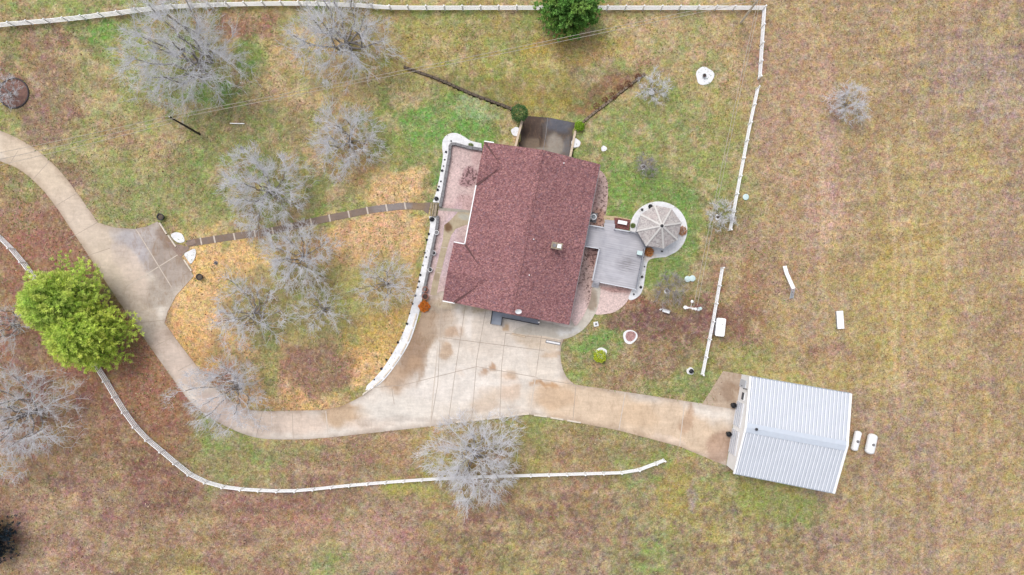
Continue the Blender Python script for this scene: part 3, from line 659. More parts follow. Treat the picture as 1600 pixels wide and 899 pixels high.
for a, b, lb in (((816, 188), (803, 238), 'tan capped concrete side wall on the left of the sunken ramp'), ((899, 205), (890, 250), 'tan capped concrete side wall on the right of the sunken ramp')):
    root = thing('ramp_wall', W(*a, 0), lb, 'wall')
    m = MB(); p = W(*a, .1); q = W(*b, .1); p.z = q.z = -1.05; m.beam(p, q, 0.24, 2.3); m.build('wall_body', M['grey'], root)
    m = MB(); p.z = q.z = 0.15; m.beam(p, q, 0.30, 0.10); m.build('wall_cap', M['tan'], root)

# ------------------------------------------------------------------ house
ZE = 3.0
A_ = W(757, 222, ZE); B_ = W(938, 257, ZE); C_ = W(889, 508, ZE); 
u = (B_ - A_); v = (C_ - B_); u.normalize(); v = (v - u * v.dot(u)).normalized()
LW = 15.45; LL = (C_ - B_).length
O_ = B_ - u * LW                # north-west eave corner of main roof
def HP(a, b, z):                # a metres east of west eave, b metres south of north eave
    p = O_ + u * a + v * b; return Vector((p.x, p.y, z))
house = thing('house', HP(LW / 2, LL / 2, 0), 'large single storey house with a dusty red shingle gable roof', 'house')
PITCH = 0.27; RZ = ZE + LW / 2 * PITCH
def roof_mesh():
    m = MB(); t = 0.16
    def slab(p):                # quad given counter-clockwise from above, thickened downward
        q = [Vector((a.x, a.y, a.z - t)) for a in p]; n = len(p)
        m.add(list(p) + q, [tuple(range(n)), tuple(reversed(range(n, 2 * n)))] + [(i, n + i, n + (i + 1) % n, (i + 1) % n) for i in range(n)])
    slab([HP(0, 0, ZE), HP(0, LL, ZE), HP(LW / 2, LL, RZ), HP(LW / 2, 0, RZ)])
    slab([HP(LW / 2 + .002, 0, RZ), HP(LW / 2 + .002, LL, RZ), HP(LW, LL, ZE), HP(LW, 0, ZE)])
    def wing(b0, b1, out):
        hw = (b1 - b0) / 2; bm = (b0 + b1) / 2; rz = ZE + hw * PITCH + 0.06; ze = ZE + 0.06
        inn = (rz - ZE) / PITCH + 0.1
        slab([HP(-out, b0, ze), HP(-out, bm, rz), HP(inn, bm, rz), HP(0.05, b0, ze)])
        slab([HP(-out, bm + .002, rz), HP(-out, b1, ze), HP(0.05, b1, ze), HP(inn, bm + .002, rz)])
    wing(0.05, 5.75, 0.08); wing(WB0, WB1, 1.5)
    return m
WB0 = ((W(724, 382, ZE) - O_).dot(v)); WB1 = LL - 0.55
WB1 = ((W(710, 473, ZE) - O_).dot(v))
roof = roof_mesh().build('roof', M['shingle'], house)
# ridge caps
m = MB()
for k in range(70): m.beam(HP(LW / 2, LL * k / 70, RZ + .02), HP(LW / 2, LL * (k + .9) / 70, RZ + .035), .30, .04)
m.build('ridge_cap', M['shingle'], roof)
# dark tapered strips along the wing roof valleys
for (b0, sg, out) in ((0.05, 1, 0), (5.75, -1, 0), (WB0, 1, 0), (WB1, -1, 0)):
    m = MB(); L = 2.5
    z0 = ZE + .10
    a0 = HP(-0.10, b0 - .05 * sg, z0); a1 = HP(0.25, b0 + .02 * sg, z0 + .08); a2 = HP(L, b0 + sg * L, ZE + L * PITCH + .12)
    a3 = HP(0.0, b0 + .22 * sg, z0 + .06)
    lo = [Vector((p.x, p.y, p.z - .05)) for p in (a0, a1, a2, a3)]
    vs = [a0, a1, a2, a3] + lo
    m.add(vs, [(0, 1, 2, 3), (7, 6, 5, 4), (0, 4, 5, 1), (1, 5, 6, 2), (2, 6, 7, 3), (3, 7, 4, 0)])
    m.build('valley_strip', mat_plain('valley_strip_dark', (96, 62, 62), .1), roof)
# walls
m = MB(); e = 0.55
def HX(pts, z0, z1): m.prism([(HP(a, b, 0).x, HP(a, b, 0).y) for a, b in pts], z0, z1)
HX([(e, e), (LW - e, e), (LW - e, LL - e), (e, LL - e), (e, WB1 - .4), (-1.5 + e, WB1 - .4), (-1.5 + e, WB0 + .4), (e, WB0 + .4)], -2.4, ZE - .12)
for b_, d_ in ((0.45, .1), (LL - .45, -.1)):
    tri = [HP(e, b_, ZE - .13), HP(LW - e, b_, ZE - .13), HP(LW / 2, b_, RZ - .35)]
    m.add(tri + [p + v * d_ for p in tri], [(0, 1, 2), (5, 4, 3)])
for b0, b1, o_ in ((0.05, 5.75, 0.0), (WB0, WB1, 1.5)):
    hw = (b1 - b0) / 2; tri = [HP(-o_ + .3, b0 + .2, ZE - .1), HP(-o_ + .3, b1 - .2, ZE - .1), HP(-o_ + .3, (b0 + b1) / 2, ZE + hw * PITCH - .2)]
    m.add(tri + [p + u * .1 for p in tri], [(0, 1, 2), (5, 4, 3)])
m.build('wall', M['brick'], house)
# gutters
def gut(a, b):
    m = MB(); m.beam(a, b, 0.14, 0.12); m.build('gutter', M['white'], house)
zg = ZE - .02
gut(HP(-.07, 5.8, zg), HP(-.07, WB0 - .02, zg)); gut(HP(-1.52, WB0 - .08, zg), HP(-.10, WB0 - .08, zg)); gut(HP(-1.5, WB1 + .08, zg), HP(.1, WB1 + .08, zg))
m = MB(); m.beam(HP(LW + .03, 0.1, zg), HP(LW + .03, LL - .1, zg), .07, .12); m.build('gutter', M['grey'], house); gut(HP(-.1, -.08, zg + .05), HP(1.2, -.08, zg + .35))
# windows and doors
def opening(name, a, b, w_, z0, z1, axis, mat, frame=True):
    c = HP(a, b, (z0 + z1) / 2); rz = math.atan2(u.y, u.x) + (math.pi / 2 if axis == 'v' else 0)
    m = MB(); m.box(c, (w_ + .16, .12, z1 - z0 + .16), rz); f = m.build(name, M['white'], house)
    m = MB(); m.box(c, (w_, .16, z1 - z0), rz); m.build('pane' if name == 'window' else 'door_panel', mat, f)
for b in (2.9, 8.0, 10.5): opening('window', e - .01, b, 1.5, .9, 2.3, 'v', M['glass'])
opening('window', -1.5 + e - .01, (WB0 + WB1) / 2, 2.2, .9, 2.3, 'v', M['glass'])
for b in (3, 6.5, 15, 18): opening('window', LW - e + .01, b, 1.5, .9, 2.3, 'v', M['glass'])
opening('door', LW - e + .01, 10.2, 1.8, .9, 2.6, 'v', M['glass'])
opening('garage_door', 7.5, e - .01, 4.8, -2.1, 0.1, 'u', M['white']); opening('window', 12, e - .01, 1.6, .9, 2.3, 'u', M['glass'])
opening('garage_door', 3.0, LL - e + .01, 4.6, 0.1, 2.4, 'u', M['white']); opening('door', 7.3, LL - e + .01, 1.0, .55, 2.5, 'u', M['white'])
# chimney
cb = W(870, 384.5, 5.7); rz_h = math.atan2(u.y, u.x)
m = MB(); m.box((cb.x, cb.y, 5.1), (1.30, .72, 1.6), rz_h); ch = m.build('chimney', M['tan'], house)
m = MB(); m.box((cb.x, cb.y, 5.94), (1.42, .84, .10), rz_h); m.build('chimney_crown', M['stonelight'], ch)
c1 = cb + u * .3; c2 = cb - u * .32
m = MB(); m.box((c1.x, c1.y, 6.06), (.5, .5, .14), rz_h); m.build('flue_cap', M['white'], ch)
m = MB(); m.box((c2.x, c2.y, 6.04), (.42, .42, .12), rz_h); m.build('flue', M['grey'], ch)
# chimney cricket (flashing) and roof vents
for (x, y, k) in ((881, 255, 'v'), (834, 374, 's'), (827, 430, 's')):
    p = W(x, y, RZ - .3); m = MB()
    zb = ZE + (LW / 2 - abs((p - HP(LW / 2, 0, 0)).dot(u))) * PITCH - .05
    p = W(x, y, zb + .3)
    m.lathe((p.x, p.y, zb), [(.10, 0), (.08, .1), (.07, .45)], 10); m.build('roof_vent', M['white'], house)
p = W(810, 485.5, 4.6); zb = ZE + (LW / 2 - abs((p - HP(LW / 2, 0, 0)).dot(u))) * PITCH - .05
m = MB(); m.tube([(p.x, p.y, zb), (p.x, p.y, zb + .5)], .04); ar_ = m.build('dish_mount', M['grey'], house)
m = MB(); m.lathe((0, 0, 0), [(.02, .02), (.2, .05), (.42, .16), (.43, .16), (.22, .02), (.02, -.02)], 20)
dsh = m.build('dish', M['white'], None); 
for vv in dsh.data.vertices:
    q = Matrix.Rotation(R(42), 4, 'X') @ vv.co; vv.co = q + Vector((p.x, p.y, zb + .6))
dsh.parent = ar_

# grey porch on the south side
def plat(name, poly, z, z0, mat, parent):
    m = MB(); P = [W(x, y, z) for x, y in poly]; m.prism([(p.x, p.y) for p in P], z0, z); return m.build(name, mat, parent)
def railing(name, pts, z, h, mat, parent, post=0.09, rail=0.07, gap=1.3, bal=True, mb=None):
    P = [W(x, y, z + h) for x, y in pts]; P = [Vector((p.x, p.y, z)) for p in P]
    for a, b in zip(P[:-1], P[1:]):
        L = (b - a).length; n = max(1, round(L / gap)); m = MB()
        m.beam(a + Vector((0, 0, h)), b + Vector((0, 0, h)), rail * 1.6, rail); m.beam(a + Vector((0, 0, .12)), b + Vector((0, 0, .12)), rail * .7, rail)
        for k in range(n + 1):
            q = a.lerp(b, k / n); m.box((q.x, q.y, z + h / 2 + .03), (post, post, h + .06))
        if bal:
            nb = int(L / .16)
            for k in range(nb): q = a.lerp(b, (k + .5) / nb); m.box((q.x, q.y, z + h / 2), (.03, .03, h))
        m.build(name, mat, parent)
porch = thing('porch', W(790, 497), 'grey painted porch with dark railing along the south side of the house', 'porch')
plat('porch_floor', [(769, 486), (772, 487), (842, 500), (842, 507), (786, 497), (783, 508.5), (766, 506)], 0.5, -.05, M['porch'], porch)
railing('railing', [(785, 496.5), (842, 507.5)], .5, .95, M['dark'], porch, bal=False); railing('railing', [(769.5, 486.5), (766.5, 506)], .5, .95, M['dark'], porch, gap=2, bal=False); railing('railing', [(785, 496.5), (783, 508.5)], .5, .95, M['dark'], porch, gap=2, bal=False)
m = MB(); p = W(841.5, 503, 1.5); m.box((p.x, p.y, 1.5), (.16, .16, 2.9)); m.build('post', M['white'], porch)

# ------------------------------------------------------------------ east side beds, deck, gazebo
struct(sheet('rock_bed_northeast', smooth_line([(925, 262), (940, 268), (948, 280), (950, 292), (949, 318), (944, 350)], 4) + [(942, 357), (905, 352)], 0.04, (200, 172, 164), M['rock'],
  [(932, 300, 6, 40, 8, (198, 160, 154, .8), .7), (936, 340, 10, 14, 0, (180, 140, 120, .9), .8)], 0.25, 0.1, 0.8, warp=3))
struct(sheet('rock_bed_east', [(905, 380), (937, 388), (926, 442), (928, 448), (916, 500), (902, 512), (880, 506)], 0.04, (204, 176, 168), M['rock'], [(926, 400, 8, 20, 8, (186, 148, 140, .95), .8), (905, 480, 12, 30, 8, (226, 200, 196, .4), .9), (915, 440, 8, 30, 8, (190, 164, 158, .8), .6)], 0.25, 0.1, 0.85, warp=3))
struct(sheet('rock_patio', smooth_line([(938, 436), (965, 446), (992, 450), (984, 464), (976, 476), (962, 487), (945, 491), (928, 490), (930, 470)], 3, True), 0.045, (220, 196, 190), M['rock'], [(960, 452, 26, 5, 8, (190, 150, 142, .8), .8)], 0.25, 0.1, 0.38, warp=3))
struct(sheet('tan_walk', [(943, 337), (962, 338), (986, 343), (985, 350), (962, 348), (944, 348)], 0.05, (206, 184, 148), M['conc'], (), .3, .1, .3))
ring = [(1029 + 45 * math.cos(a), 359 + 44 * math.sin(a)) for a in [R(t) for t in range(190, 190 + 226, 8)]]
struct(sheet('gazebo_apron', ring + smooth_line([(1040, 402), (1020, 404), (1012, 410), (1009, 425), (1005, 450), (999, 462), (988, 469), (982, 467), (985, 458), (990, 448), (994, 440), (998, 400)], 4) + [(985, 372)], 0.07, (236, 236, 238), M['conc'],
  [(1016, 402, 14, 8, 0, (220, 206, 190, .3), .6)], 0.35, 0.15, 0.1, warp=3, var=.03))
mb_ = sheet('mulch_bed', [(960, 340), (985, 344), (983, 360), (959, 356)], 0.10, (140, 92, 88), M['rock'], (), .25, .15, .8); struct(mb_)
deck = thing('deck', W(965, 400), 'weathered grey timber deck with pale railings between the house and the gazebo', 'deck')
dz = 0.9
plat('deck_floor', [(916, 352), (944, 356), (944, 349), (961, 350), (961, 358), (986, 362), (1000, 366), (1009, 386), (994, 452), (937, 441), (927, 439), (936, 389), (908, 384)], dz, dz - .2, M['deck'], deck)
for (x, y) in ((925, 356), (944, 358), (985, 364), (1006, 386), (992, 449), (930, 437), (938, 392), (960, 445), (1000, 418)):
    p = W(x, y, dz); m = MB(); m.box((p.x, p.y, .33), (.15, .15, .75)); m.build('deck_post', M['palewood'], deck)
M['rail'] = mat_plain('pale_rail', (214, 216, 222), .08, 3)
M['railgrey'] = mat_plain('grey_rail', (150, 152, 160), .08, 3)
for pts, mt in (([(920, 352), (943, 355.5)], 'rail'), ([(914, 385), (936.5, 388.5)], 'rail'), ([(936.5, 388.5), (926, 438)], 'rail'), ([(938, 441.5), (994, 452.5)], 'rail'), ([(1007, 389), (994.5, 452)], 'railgrey'), ([(961, 358), (985, 362)], 'rail'), ([(985, 362), (1000, 366), (1008.5, 385)], 'railgrey')):
    railing('railing', pts, dz, .9, M[mt], deck)
for k in range(4):
    m = MB(); a = W(926.5 - k * .7, 440 + k * 2.2, dz - .2 * k - .1); b = W(937 - k * .7, 442 + k * 2.2, dz - .2 * k - .1); m.beam(a, b, .3, .06); m.build('stair_tread', M['deck'], deck)
    m = MB(); a = W(945, 351 - k * 2.0, dz - .2 * k - .1); b = W(960, 352.5 - k * 2.0, dz - .2 * k - .1); m.beam(a, b, .3, .06); m.build('stair_tread', M['deck'], deck)
grill = thing('grill', W(999, 395, dz), 'small silver covered grill at the east edge of the grey deck', 'grill')
p = W(999.5, 395.5, dz + .9); p.z = 0
m = MB(); m.box((p.x, p.y, dz + .45), (.55, .5, .8), rz_h); m.build('grill_cabinet', M['grey'], grill)
m = MB(); m.box((p.x, p.y, dz + .9), (.72, .55, .18), rz_h); m.build('grill_lid', M['lid'], grill)

gz = thing('gazebo', W(1029, 355, 0), 'octagonal gazebo with a grey shingle roof and pale hip ridges', 'gazebo')
eav = [(1022.5, 321), (1049, 326), (1065, 348.5), (1058.5, 375), (1036.5, 388.5), (1009, 384), (995, 361), (1001, 335.5)]
EV = [W(x, y, 2.6) for x, y in eav]; gc = sum(EV, Vector()) / 8; ap = Vector((gc.x, gc.y, 4.4))
m = MB()
for i in range(8):
    a = EV[i]; b = EV[(i + 1) % 8]; t = Vector((0, 0, -.12))
    m.add([a, b, ap, a + t, b + t, ap + t * 2], [(0, 2, 1), (3, 4, 5), (0, 1, 4, 3)])
m.build('roof', M['gshingle'], gz)
for i in range(8): m = MB(); m.beam(EV[i].lerp(ap, .0) + Vector((0, 0, .05)), EV[i].lerp(ap, .97) + Vector((0, 0, .05)), .24, .06); m.build('hip_ridge', mat_plain('hip_cap', (214, 210, 206), .06) if i == 0 else bpy.data.materials['hip_cap'], gz)
m = MB(); m.lathe((ap.x, ap.y, 4.35), [(.22, 0), (.2, .12), (.06, .18), (.09, .3), (.02, .45)], 10); m.build('finial', M['dark'], gz)
for i in range(8):
    q = EV[i].lerp(Vector((gc.x, gc.y, 2.6)), .12); m = MB(); m.box((q.x, q.y, 1.4), (.14, .14, 2.4)); m.build('post', M['rail'], gz)
m = MB(); m.prism([(EV[i].lerp(gc, .09).x, EV[i].lerp(gc, .09).y) for i in range(8)], .0, .3); m.build('floor', M['deck'], gz)
for i in range(8):
    if i == 5: continue
    a = EV[i].lerp(gc, .12); b = EV[(i + 1) % 8].lerp(gc, .12); m = MB()
    for z in (.45, 1.15): m.beam((a.x, a.y, z), (b.x, b.y, z), .07, .06)
    for k in range(12): q = a.lerp(b, (k + .5) / 12); m.box((q.x, q.y, .8), (.03, .03, .7))
    m.build('railing', M['rail'], gz)

# ------------------------------------------------------------------ metal garage
gg = [(1159, 585), (1306, 610), (1281, 756), (1135, 727)]
GP = [W(x, y, 0) for x, y in gg]
garage = thing('metal_garage', (GP[0] + GP[2]) / 2, 'white ribbed metal garage building at the end of the driveway', 'garage')
GW = 3.6; GR = 4.9
def gp(s, t, z):      # s along ridge 0..1 west to east, t 0..1 north to south
    p = GP[0].lerp(GP[1], s).lerp(GP[3].lerp(GP[2], s), t); return Vector((p.x, p.y, z))
m = MB()
vs = [gp(0, 0, 0), gp(1, 0, 0), gp(1, 1, 0), gp(0, 1, 0), gp(0, 0, GW), gp(1, 0, GW), gp(1, 1, GW), gp(0, 1, GW), gp(0, .5, GR), gp(1, .5, GR)]
m.add(vs, [(0, 4, 5, 1), (2, 6, 7, 3), (3, 7, 8, 4, 0), (1, 5, 9, 6, 2)]); m.build('wall', M['white'], garage)
rm = MB(); NR = 27; o1 = .012
for sgn in (0, 1):
    t0, t1 = (.5, -0.012) if sgn == 0 else (.5, 1.012)
    z0, z1 = GR + .06, GW + .04
    prof = []
    for k in range(NR):
        s0 = -o1 + (1 + 2 * o1) * k / NR; w_ = (1 + 2 * o1) / NR
        prof += [(s0, 0), (s0 + w_ * .50, 0), (s0 + w_ * .60, .055), (s0 + w_ * .90, .055)]
    prof.append((1 + o1, 0))
    vs = []; fs = []; mi = []
    for (s, dzz) in prof: vs += [gp(s, t0, z0 + dzz), gp(s, t1, z1 + dzz)]
    for k in range(len(prof) - 1):
        f = (2 * k, 2 * k + 1, 2 * k + 3, 2 * k + 2) if sgn == 0 else (2 * k, 2 * k + 2, 2 * k + 3, 2 * k + 1)
        q = 0 if k % 4 == 0 else (2 if k % 4 in (1, 3) else 1)  # rib sides get the painted shade tone, rib tops the lighter white
        rm.add(vs[0:0], []); fs.append((f, q))
    n0 = len(rm.v); rm.v += [tuple(x) for x in vs]
    for f, q in fs: rm.f.append(tuple(n0 + i for i in f)); rm.mi.append(q)
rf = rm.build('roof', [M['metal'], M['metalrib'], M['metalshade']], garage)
# wide sheet-metal ridge cap
m = MB()
vs = [gp(-.012, .455, GR + .05), gp(-.012, .5, GR + .17), gp(-.012, .555, GR + .03), gp(1.012, .455, GR + .05), gp(1.012, .5, GR + .17), gp(1.012, .555, GR + .03)]
vs[0] = gp(-.012, .455, GR + .05)
m.add(vs, [(0, 3, 4, 1), (1, 4, 5, 2), (0, 1, 2), (3, 5, 4)]); m.build('ridge_cap', M['bluegrey'], rf)
for s in (-.012, 1.012):
    m = MB()
    for t0, t1 in ((-.012, .5), (.5, 1.012)):
        z = lambda t: GW + .12 + (GR - GW) * (1 - abs(t - .5) / .512)
        m.beam(gp(s, t0, z(t0)), gp(s, t1, z(t1)), .26, .16)
    m.build('rake_trim', M['white'], garage)
for t in (-.012, 1.012):
    m = MB(); m.beam(gp(-.012, t, GW - .02), gp(1.012, t, GW - .02), .16, .14); m.build('gutter', M['steel'], garage)
wdir = (GP[3] - GP[0]).normalized(); wn = Vector((-abs(wdir.y), wdir.x, 0)).normalized(); wn = Vector((wdir.y, -wdir.x, 0)); wn = wn if wn.x < 0 else -wn
rzg = math.atan2(wdir.y, wdir.x)
def wpart(name, t, w_, z0, z1, mat, d=.05, par=None):
    c = gp(0, t, (z0 + z1) / 2) + wn * d; m = MB(); m.box(c, (w_, .08, z1 - z0), rzg); return m.build(name, mat, par or garage)
d1 = wpart('overhead_door', .42, 3.2, .05, 2.7, M['metalrib']); d2 = wpart('overhead_door', .72, 3.2, .05, 2.7, M['metalrib'])
for d_, t in ((d1, .42), (d2, .72)):
    for k in range(3): wpart('door_seam', t, 3.15, .68 + .66 * k, .71 + .66 * k, M['metalshade'], .10, d_)
wf = wpart('window', .215, 1.15, 1.5, 2.5, M['white']); wpart('pane', .215, .95, 1.6, 2.4, M['glass'], .08, wf)
wd_ = wpart('door', .09, 1.0, .05, 2.15, M['metal']); wpart('door_handle', .115, .12, 1.0, 1.1, M['dark'], .12, wd_)
m = MB(); c = gp(0, .13, 2.9) + wn * .3; m.beam(gp(0, .13, 2.6), c, .06, .06); m.box(c, (.12, .5, .16), rzg); m.build('wall_lamp', M['dark'], garage)
p = gp(.09, .5, GR + .15); m = MB(); m.lathe((p.x, p.y, GR - .0), [(.12, 0), (.12, .35), (.2, .4), (.16, .5)], 12); m.build('roof_vent', M['dark'], garage)
m = MB(); c = gp(1.0, .28, GW + .5); m.box((c.x - .9, c.y, GW + .62), (.3, .2, .12)); m.build('roof_vent', M['dark'], garage)

# ------------------------------------------------------------------ fences
post_mesh = MB().box((0, 0, .75), (.15, .15, 1.5)); post_mesh.lathe((0, 0, 1.5), [(.14, 0), (.14, .03), (.0, .10)], 4)
post_o = None
def fence(pts, label, n_rails=4, hh=1.35, spacing=2.44):
    global post_o
    P = [W(x, y, 0) for x, y in pts]
    root = thing('fence', P[0], label, 'fence', 'white vinyl rail fences round the yard')
    # resample
    Q = [P[0]]; acc = 0; cur = P[0]
    for a, b in zip(P[:-1], P[1:]):
        L = (b - a).length; t = 0
        if a is not P[0] and len(Q) > 1 and L > 1 and (a - Q[-1]).length > .3 and (b - a).angle(a - Q[-1]) > R(40): Q.append(a.copy()); acc = 0
        while acc + (L - t) >= spacing:
            t += spacing - acc; acc = 0; Q.append(a.lerp(b, t / L))
        acc += L - t
    if (Q[-1] - P[-1]).length > .6: Q.append(P[-1])
    for q in Q:
        if post_o is None:
            o = post_mesh.build('post', M['white'], None); post_o = o
        else:
            o = post_o.copy(); C.objects.link(o)
        o.parent = root; o.matrix_parent_inverse = Matrix.Identity(4); o.location = q - P[0]; 
        o.rotation_euler = (0, 0, rnd_.uniform(-.1, .1))
    for k in range(n_rails):
        m = MB(); z = .20 + (hh - .28) * k / (n_rails - 1)
        for a, b in zip(Q[:-1], Q[1:]):
            m.beam((a.x, a.y, z), (b.x, b.y, z), .09 if k == n_rails - 1 else .08, .12)
        m.build('rail', M['white'], root)
rnd_ = random.Random(3)
fence(smooth_line([(-60, 51), (0, 43), (100, 34.5), (190, 24), (250, 16), (320, 12), (400, 10), (480, 9.5), (560, 12), (600, 15), (640, 16), (800, 16)], 5) + [(1000, 16), (1191, 16), (1190, 30), (1184, 124)],
      'long white rail fence across the top, turning the corner by the pale pole')
fence([(1181, 140), (1168, 200), (1153, 280), (1138, 361)], 'straight white rail fence run past the pale round lid, east of the gazebo')
fence([(1126, 419), (1112, 500), (1095, 585)], 'short white rail fence run beside the long white box')
fence(smooth_line([(-40, 335), (0, 366), (32, 398), (60, 435), (95, 485), (130, 535), (162, 580), (195, 635), (226, 676), (266, 710), (306, 742), (356, 759), (420, 764), (470, 764), (560, 755), (700, 745), (850, 740), (950, 737), (985, 735), (1010, 727), (1036, 717)], 4),
      'curving white rail fence from the left edge past the pines, below the driveway')

# ------------------------------------------------------------------ parking curbs
curb0 = None
def curb(x0, y0, x1, y1, label, mat='stop', dark=False):
    a = W(x0, y0, .1); b = W(x1, y1, .1); L = (b - a).length; c = (a + b) / 2
    m = MB(); h = .16; hw, tw = .13, .07
    vs = []
    for sx, wI in ((-L / 2 + .03, 1), (L / 2 - .03, 1)):
        vs += [(sx, -hw, 0), (sx, hw, 0), (sx, tw, h), (sx, -tw, h)]
    m.add(vs, [(0, 1, 2, 3), (7, 6, 5, 4), (3, 2, 6, 7), (0, 3, 7, 4), (1, 5, 6, 2)])
    o = m.build('parking_curb', M[mat]); o.location = (c.x, c.y, .05); o.rotation_euler = (0, 0, math.atan2(b.y - a.y, b.x - a.x))
    tag(o, label, 'parking curb', 'cast concrete parking curbs')
EDG = [(566.5, 617, 580, 607.5), (583, 605, 597, 593), (599, 590, 611, 576), (613, 573, 624, 557), (626, 554, 635, 537), (637, 534, 644, 514), (645, 511, 651, 490)]
sides = ['at the lower left tip of the long white gravel border', 'second from the lower tip of the white gravel border', 'third from the lower tip of the white gravel border', 'midway along the curved white gravel border', 'third from the top along the white gravel border', 'second from the top along the white gravel border', 'topmost along the gravel border, below the rust orange plant']
for c_, s_ in zip(EDG, sides): curb(*c_, 'pale curb block ' + s_)
BOT = [(712, 660.5, 734, 657.5), (737, 658, 758.5, 655), (761, 654.8, 783, 652.5), (785, 651.8, 805.5, 649.3), (807.5, 649, 827, 646.8), (834, 648.8, 854.5, 651.5), (860, 652.8, 881, 656.2), (886, 657.2, 908, 660.8)]
nm = ['leftmost, above the large silver bare tree', 'second from the left above the silver tree', 'third from the left above the silver tree', 'fourth from the left, right of the silver tree tips', 'just left of the bend in the lower driveway edge', 'just right of the bend in the lower driveway edge', 'second right of the bend on the garage drive', 'rightmost along the lower edge of the garage drive']
for c_, s_ in zip(BOT, nm): curb(*c_, 'pale curb block on the lower driveway edge, ' + s_)
curb(799.5, 522, 821, 526.5, 'tan curb block on the forecourt below the grey porch', 'tan')
curb(853.5, 533.5, 875, 537.5, 'white curb block on a dark base near the lawn corner of the forecourt', 'white')
m = MB(); m.box((0, 0, .012), (2.05, .46, .02)); o = m.build('rubber_base', M['grey']); o.parent = bpy.data.objects[[q.name for q in bpy.data.objects if q.name.startswith('parking_curb')][-1]]
curb(249, 348, 260.5, 366, 'tan curb block at the top corner of the parking pad beside the iron pot'); curb(262.5, 367.5, 275, 386, 'tan curb block on the parking pad next to the upper white gravel fan'); curb(287.5, 406, 299.5, 424, 'tan curb block on the parking pad next to the lower white gravel fan')

# ------------------------------------------------------------------ planters, pots
def pot(x, y, r, h, mat, label, cat='planter', soil='soil', group=None, name='planter', z=0.0):
    p = W(x, y, z + h); t = thing(name, (p.x, p.y, z), label, cat, group)
    m = MB(); m.lathe((p.x, p.y, z), [(r * .65, 0), (r * .8, h * .5), (r * .95, h * .88), (r * 1.08, h * .9), (r * 1.08, h), (r * .86, h), (r * .82, h * .8)], 20, close_top=False); m.build('pot', M[mat], t, True)
    m = MB(); m.lathe((p.x, p.y, z + h * .78), [(r * .84, 0), (r * .6, .03), (.02, .05)], 16); m.build('soil', M[soil], t)
    return t
pot(250, 339, .45, .6, 'dark', 'dark iron planter at the top corner of the parking pad', soil='stone')
pot(311, 433, .42, .6, 'dark', 'dark iron planter at the right corner of the parking pad', soil='stone')
pot(682, 363.5, .30, .5, 'whitewash', 'pale round planter nearest the terrace steps', soil='grey', z=.04)
pot(677.5, 395.5, .30, .5, 'whitewash', 'pale round planter with dark soil, middle one along the terrace wall', soil='black', z=.04)
pot(672, 421.5, .30, .5, 'whitewash', 'pale round planter with dark soil, lowest one along the terrace wall', soil='black', z=.04)
pot(664.3, 452.5, .37, .55, 'terracotta', 'terracotta pot at the terrace end, the one farther from the orange plant', z=.04)
pot(664.3, 463.8, .42, .6, 'terracotta', 'large terracotta pot directly above the rust orange plant', z=.04)
pot(657, 459.5, .2, .4, 'white', 'small white pot on the gravel border beside the terracotta pots', soil='white', z=.1)
pot(1147, 634, .36, .85, 'black', 'black barrel beside the garage wall under the dark window', 'barrel', 'black', None, 'barrel')
pot(1139.5, 679, .34, .85, 'black', 'black barrel between the two garage overhead doors', 'barrel', 'black', None, 'barrel')

def disc(x, y, r, label, mat='whitewash', z=.07, cat='gravel ring', inner=None, ri=.5, name='gravel_ring', wob=.06, group=None):
    p = W(x, y, 0); rr = random.Random(int(x * 7 + y)); t = thing(name, p, label, cat, group)
    n = 28; ph = rr.uniform(0, 6)
    out = [(p.x + r * (1 + wob * math.sin(3 * a + ph) + wob * .6 * math.sin(5 * a)) * math.cos(a), p.y + r * (1 + wob * math.sin(3 * a + ph) + wob * .6 * math.sin(5 * a)) * math.sin(a)) for a in [2 * math.pi * i / n for i in range(n)]]
    m = MB(); m.prism(out, -.05, z); m.build('gravel', M[mat], t)
    if inner:
        m = MB(); m.lathe((p.x, p.y, z), [(r * ri, 0), (r * ri * .9, .06), (r * ri * .5, .09), (.01, .10)], 18); m.build('centre', M[inner], t)
    return t
disc(1101, 119, 1.22, 'white gravel circle around a grey urn on the upper right lawn', inner=None)
pu = pot(1101, 118, .24, .45, 'grey', 'grey stone urn standing in the white gravel circle', 'urn', 'soil', None, 'urn', .07)
disc(806, 206, .62, 'white gravel spot beside the left wall of the sunken ramp'); disc(899.5, 224, .62, 'white gravel spot beside the right wall of the sunken ramp')
disc(943.5, 232.5, .38, 'small white stone disc alone on the lawn right of the sunken ramp', inner='white', ri=.4)
disc(1005, 261, .40, 'white ring around the brown sapling above the gazebo', inner='stone', ri=.55)
disc(1121.5, 339.5, .42, 'white ring around the sapling next to the fence end', inner='stone', ri=.5)
disc(1042, 455, .38, 'white ring around the thin tree near the twin pale lids', inner='stone', ri=.55)
disc(939.5, 551.5, .74, 'white gravel ring behind the yellow green bush on the lower lawn')
disc(1078.5, 580, .50, 'white ring around the black tub near the lower fence end')
pot(1080.5, 580.5, .30, .45, 'black', 'black tub in the white ring near the lower fence end', 'tub', 'black', None, 'tub')
bedr = thing('stone_bed', W(984.5, 526), 'white edged round bed of red stones on the lower lawn', 'flower bed')
pp = W(984.5, 526)
o_ = smooth_line([(974, 521), (979, 516.5), (987, 516), (994, 520), (996, 526), (992, 533), (984, 538), (977, 535), (974, 528)], 4, True)
m = MB(); m.prism([(W(*q).x, W(*q).y) for q in o_], -.05, .10); m.build('white_edging', M['whitewash'], bedr)
i_ = smooth_line([(978, 522), (981, 518.5), (988, 518), (993, 522), (992, 528), (987, 533), (981, 533), (977.5, 528)], 4, True)
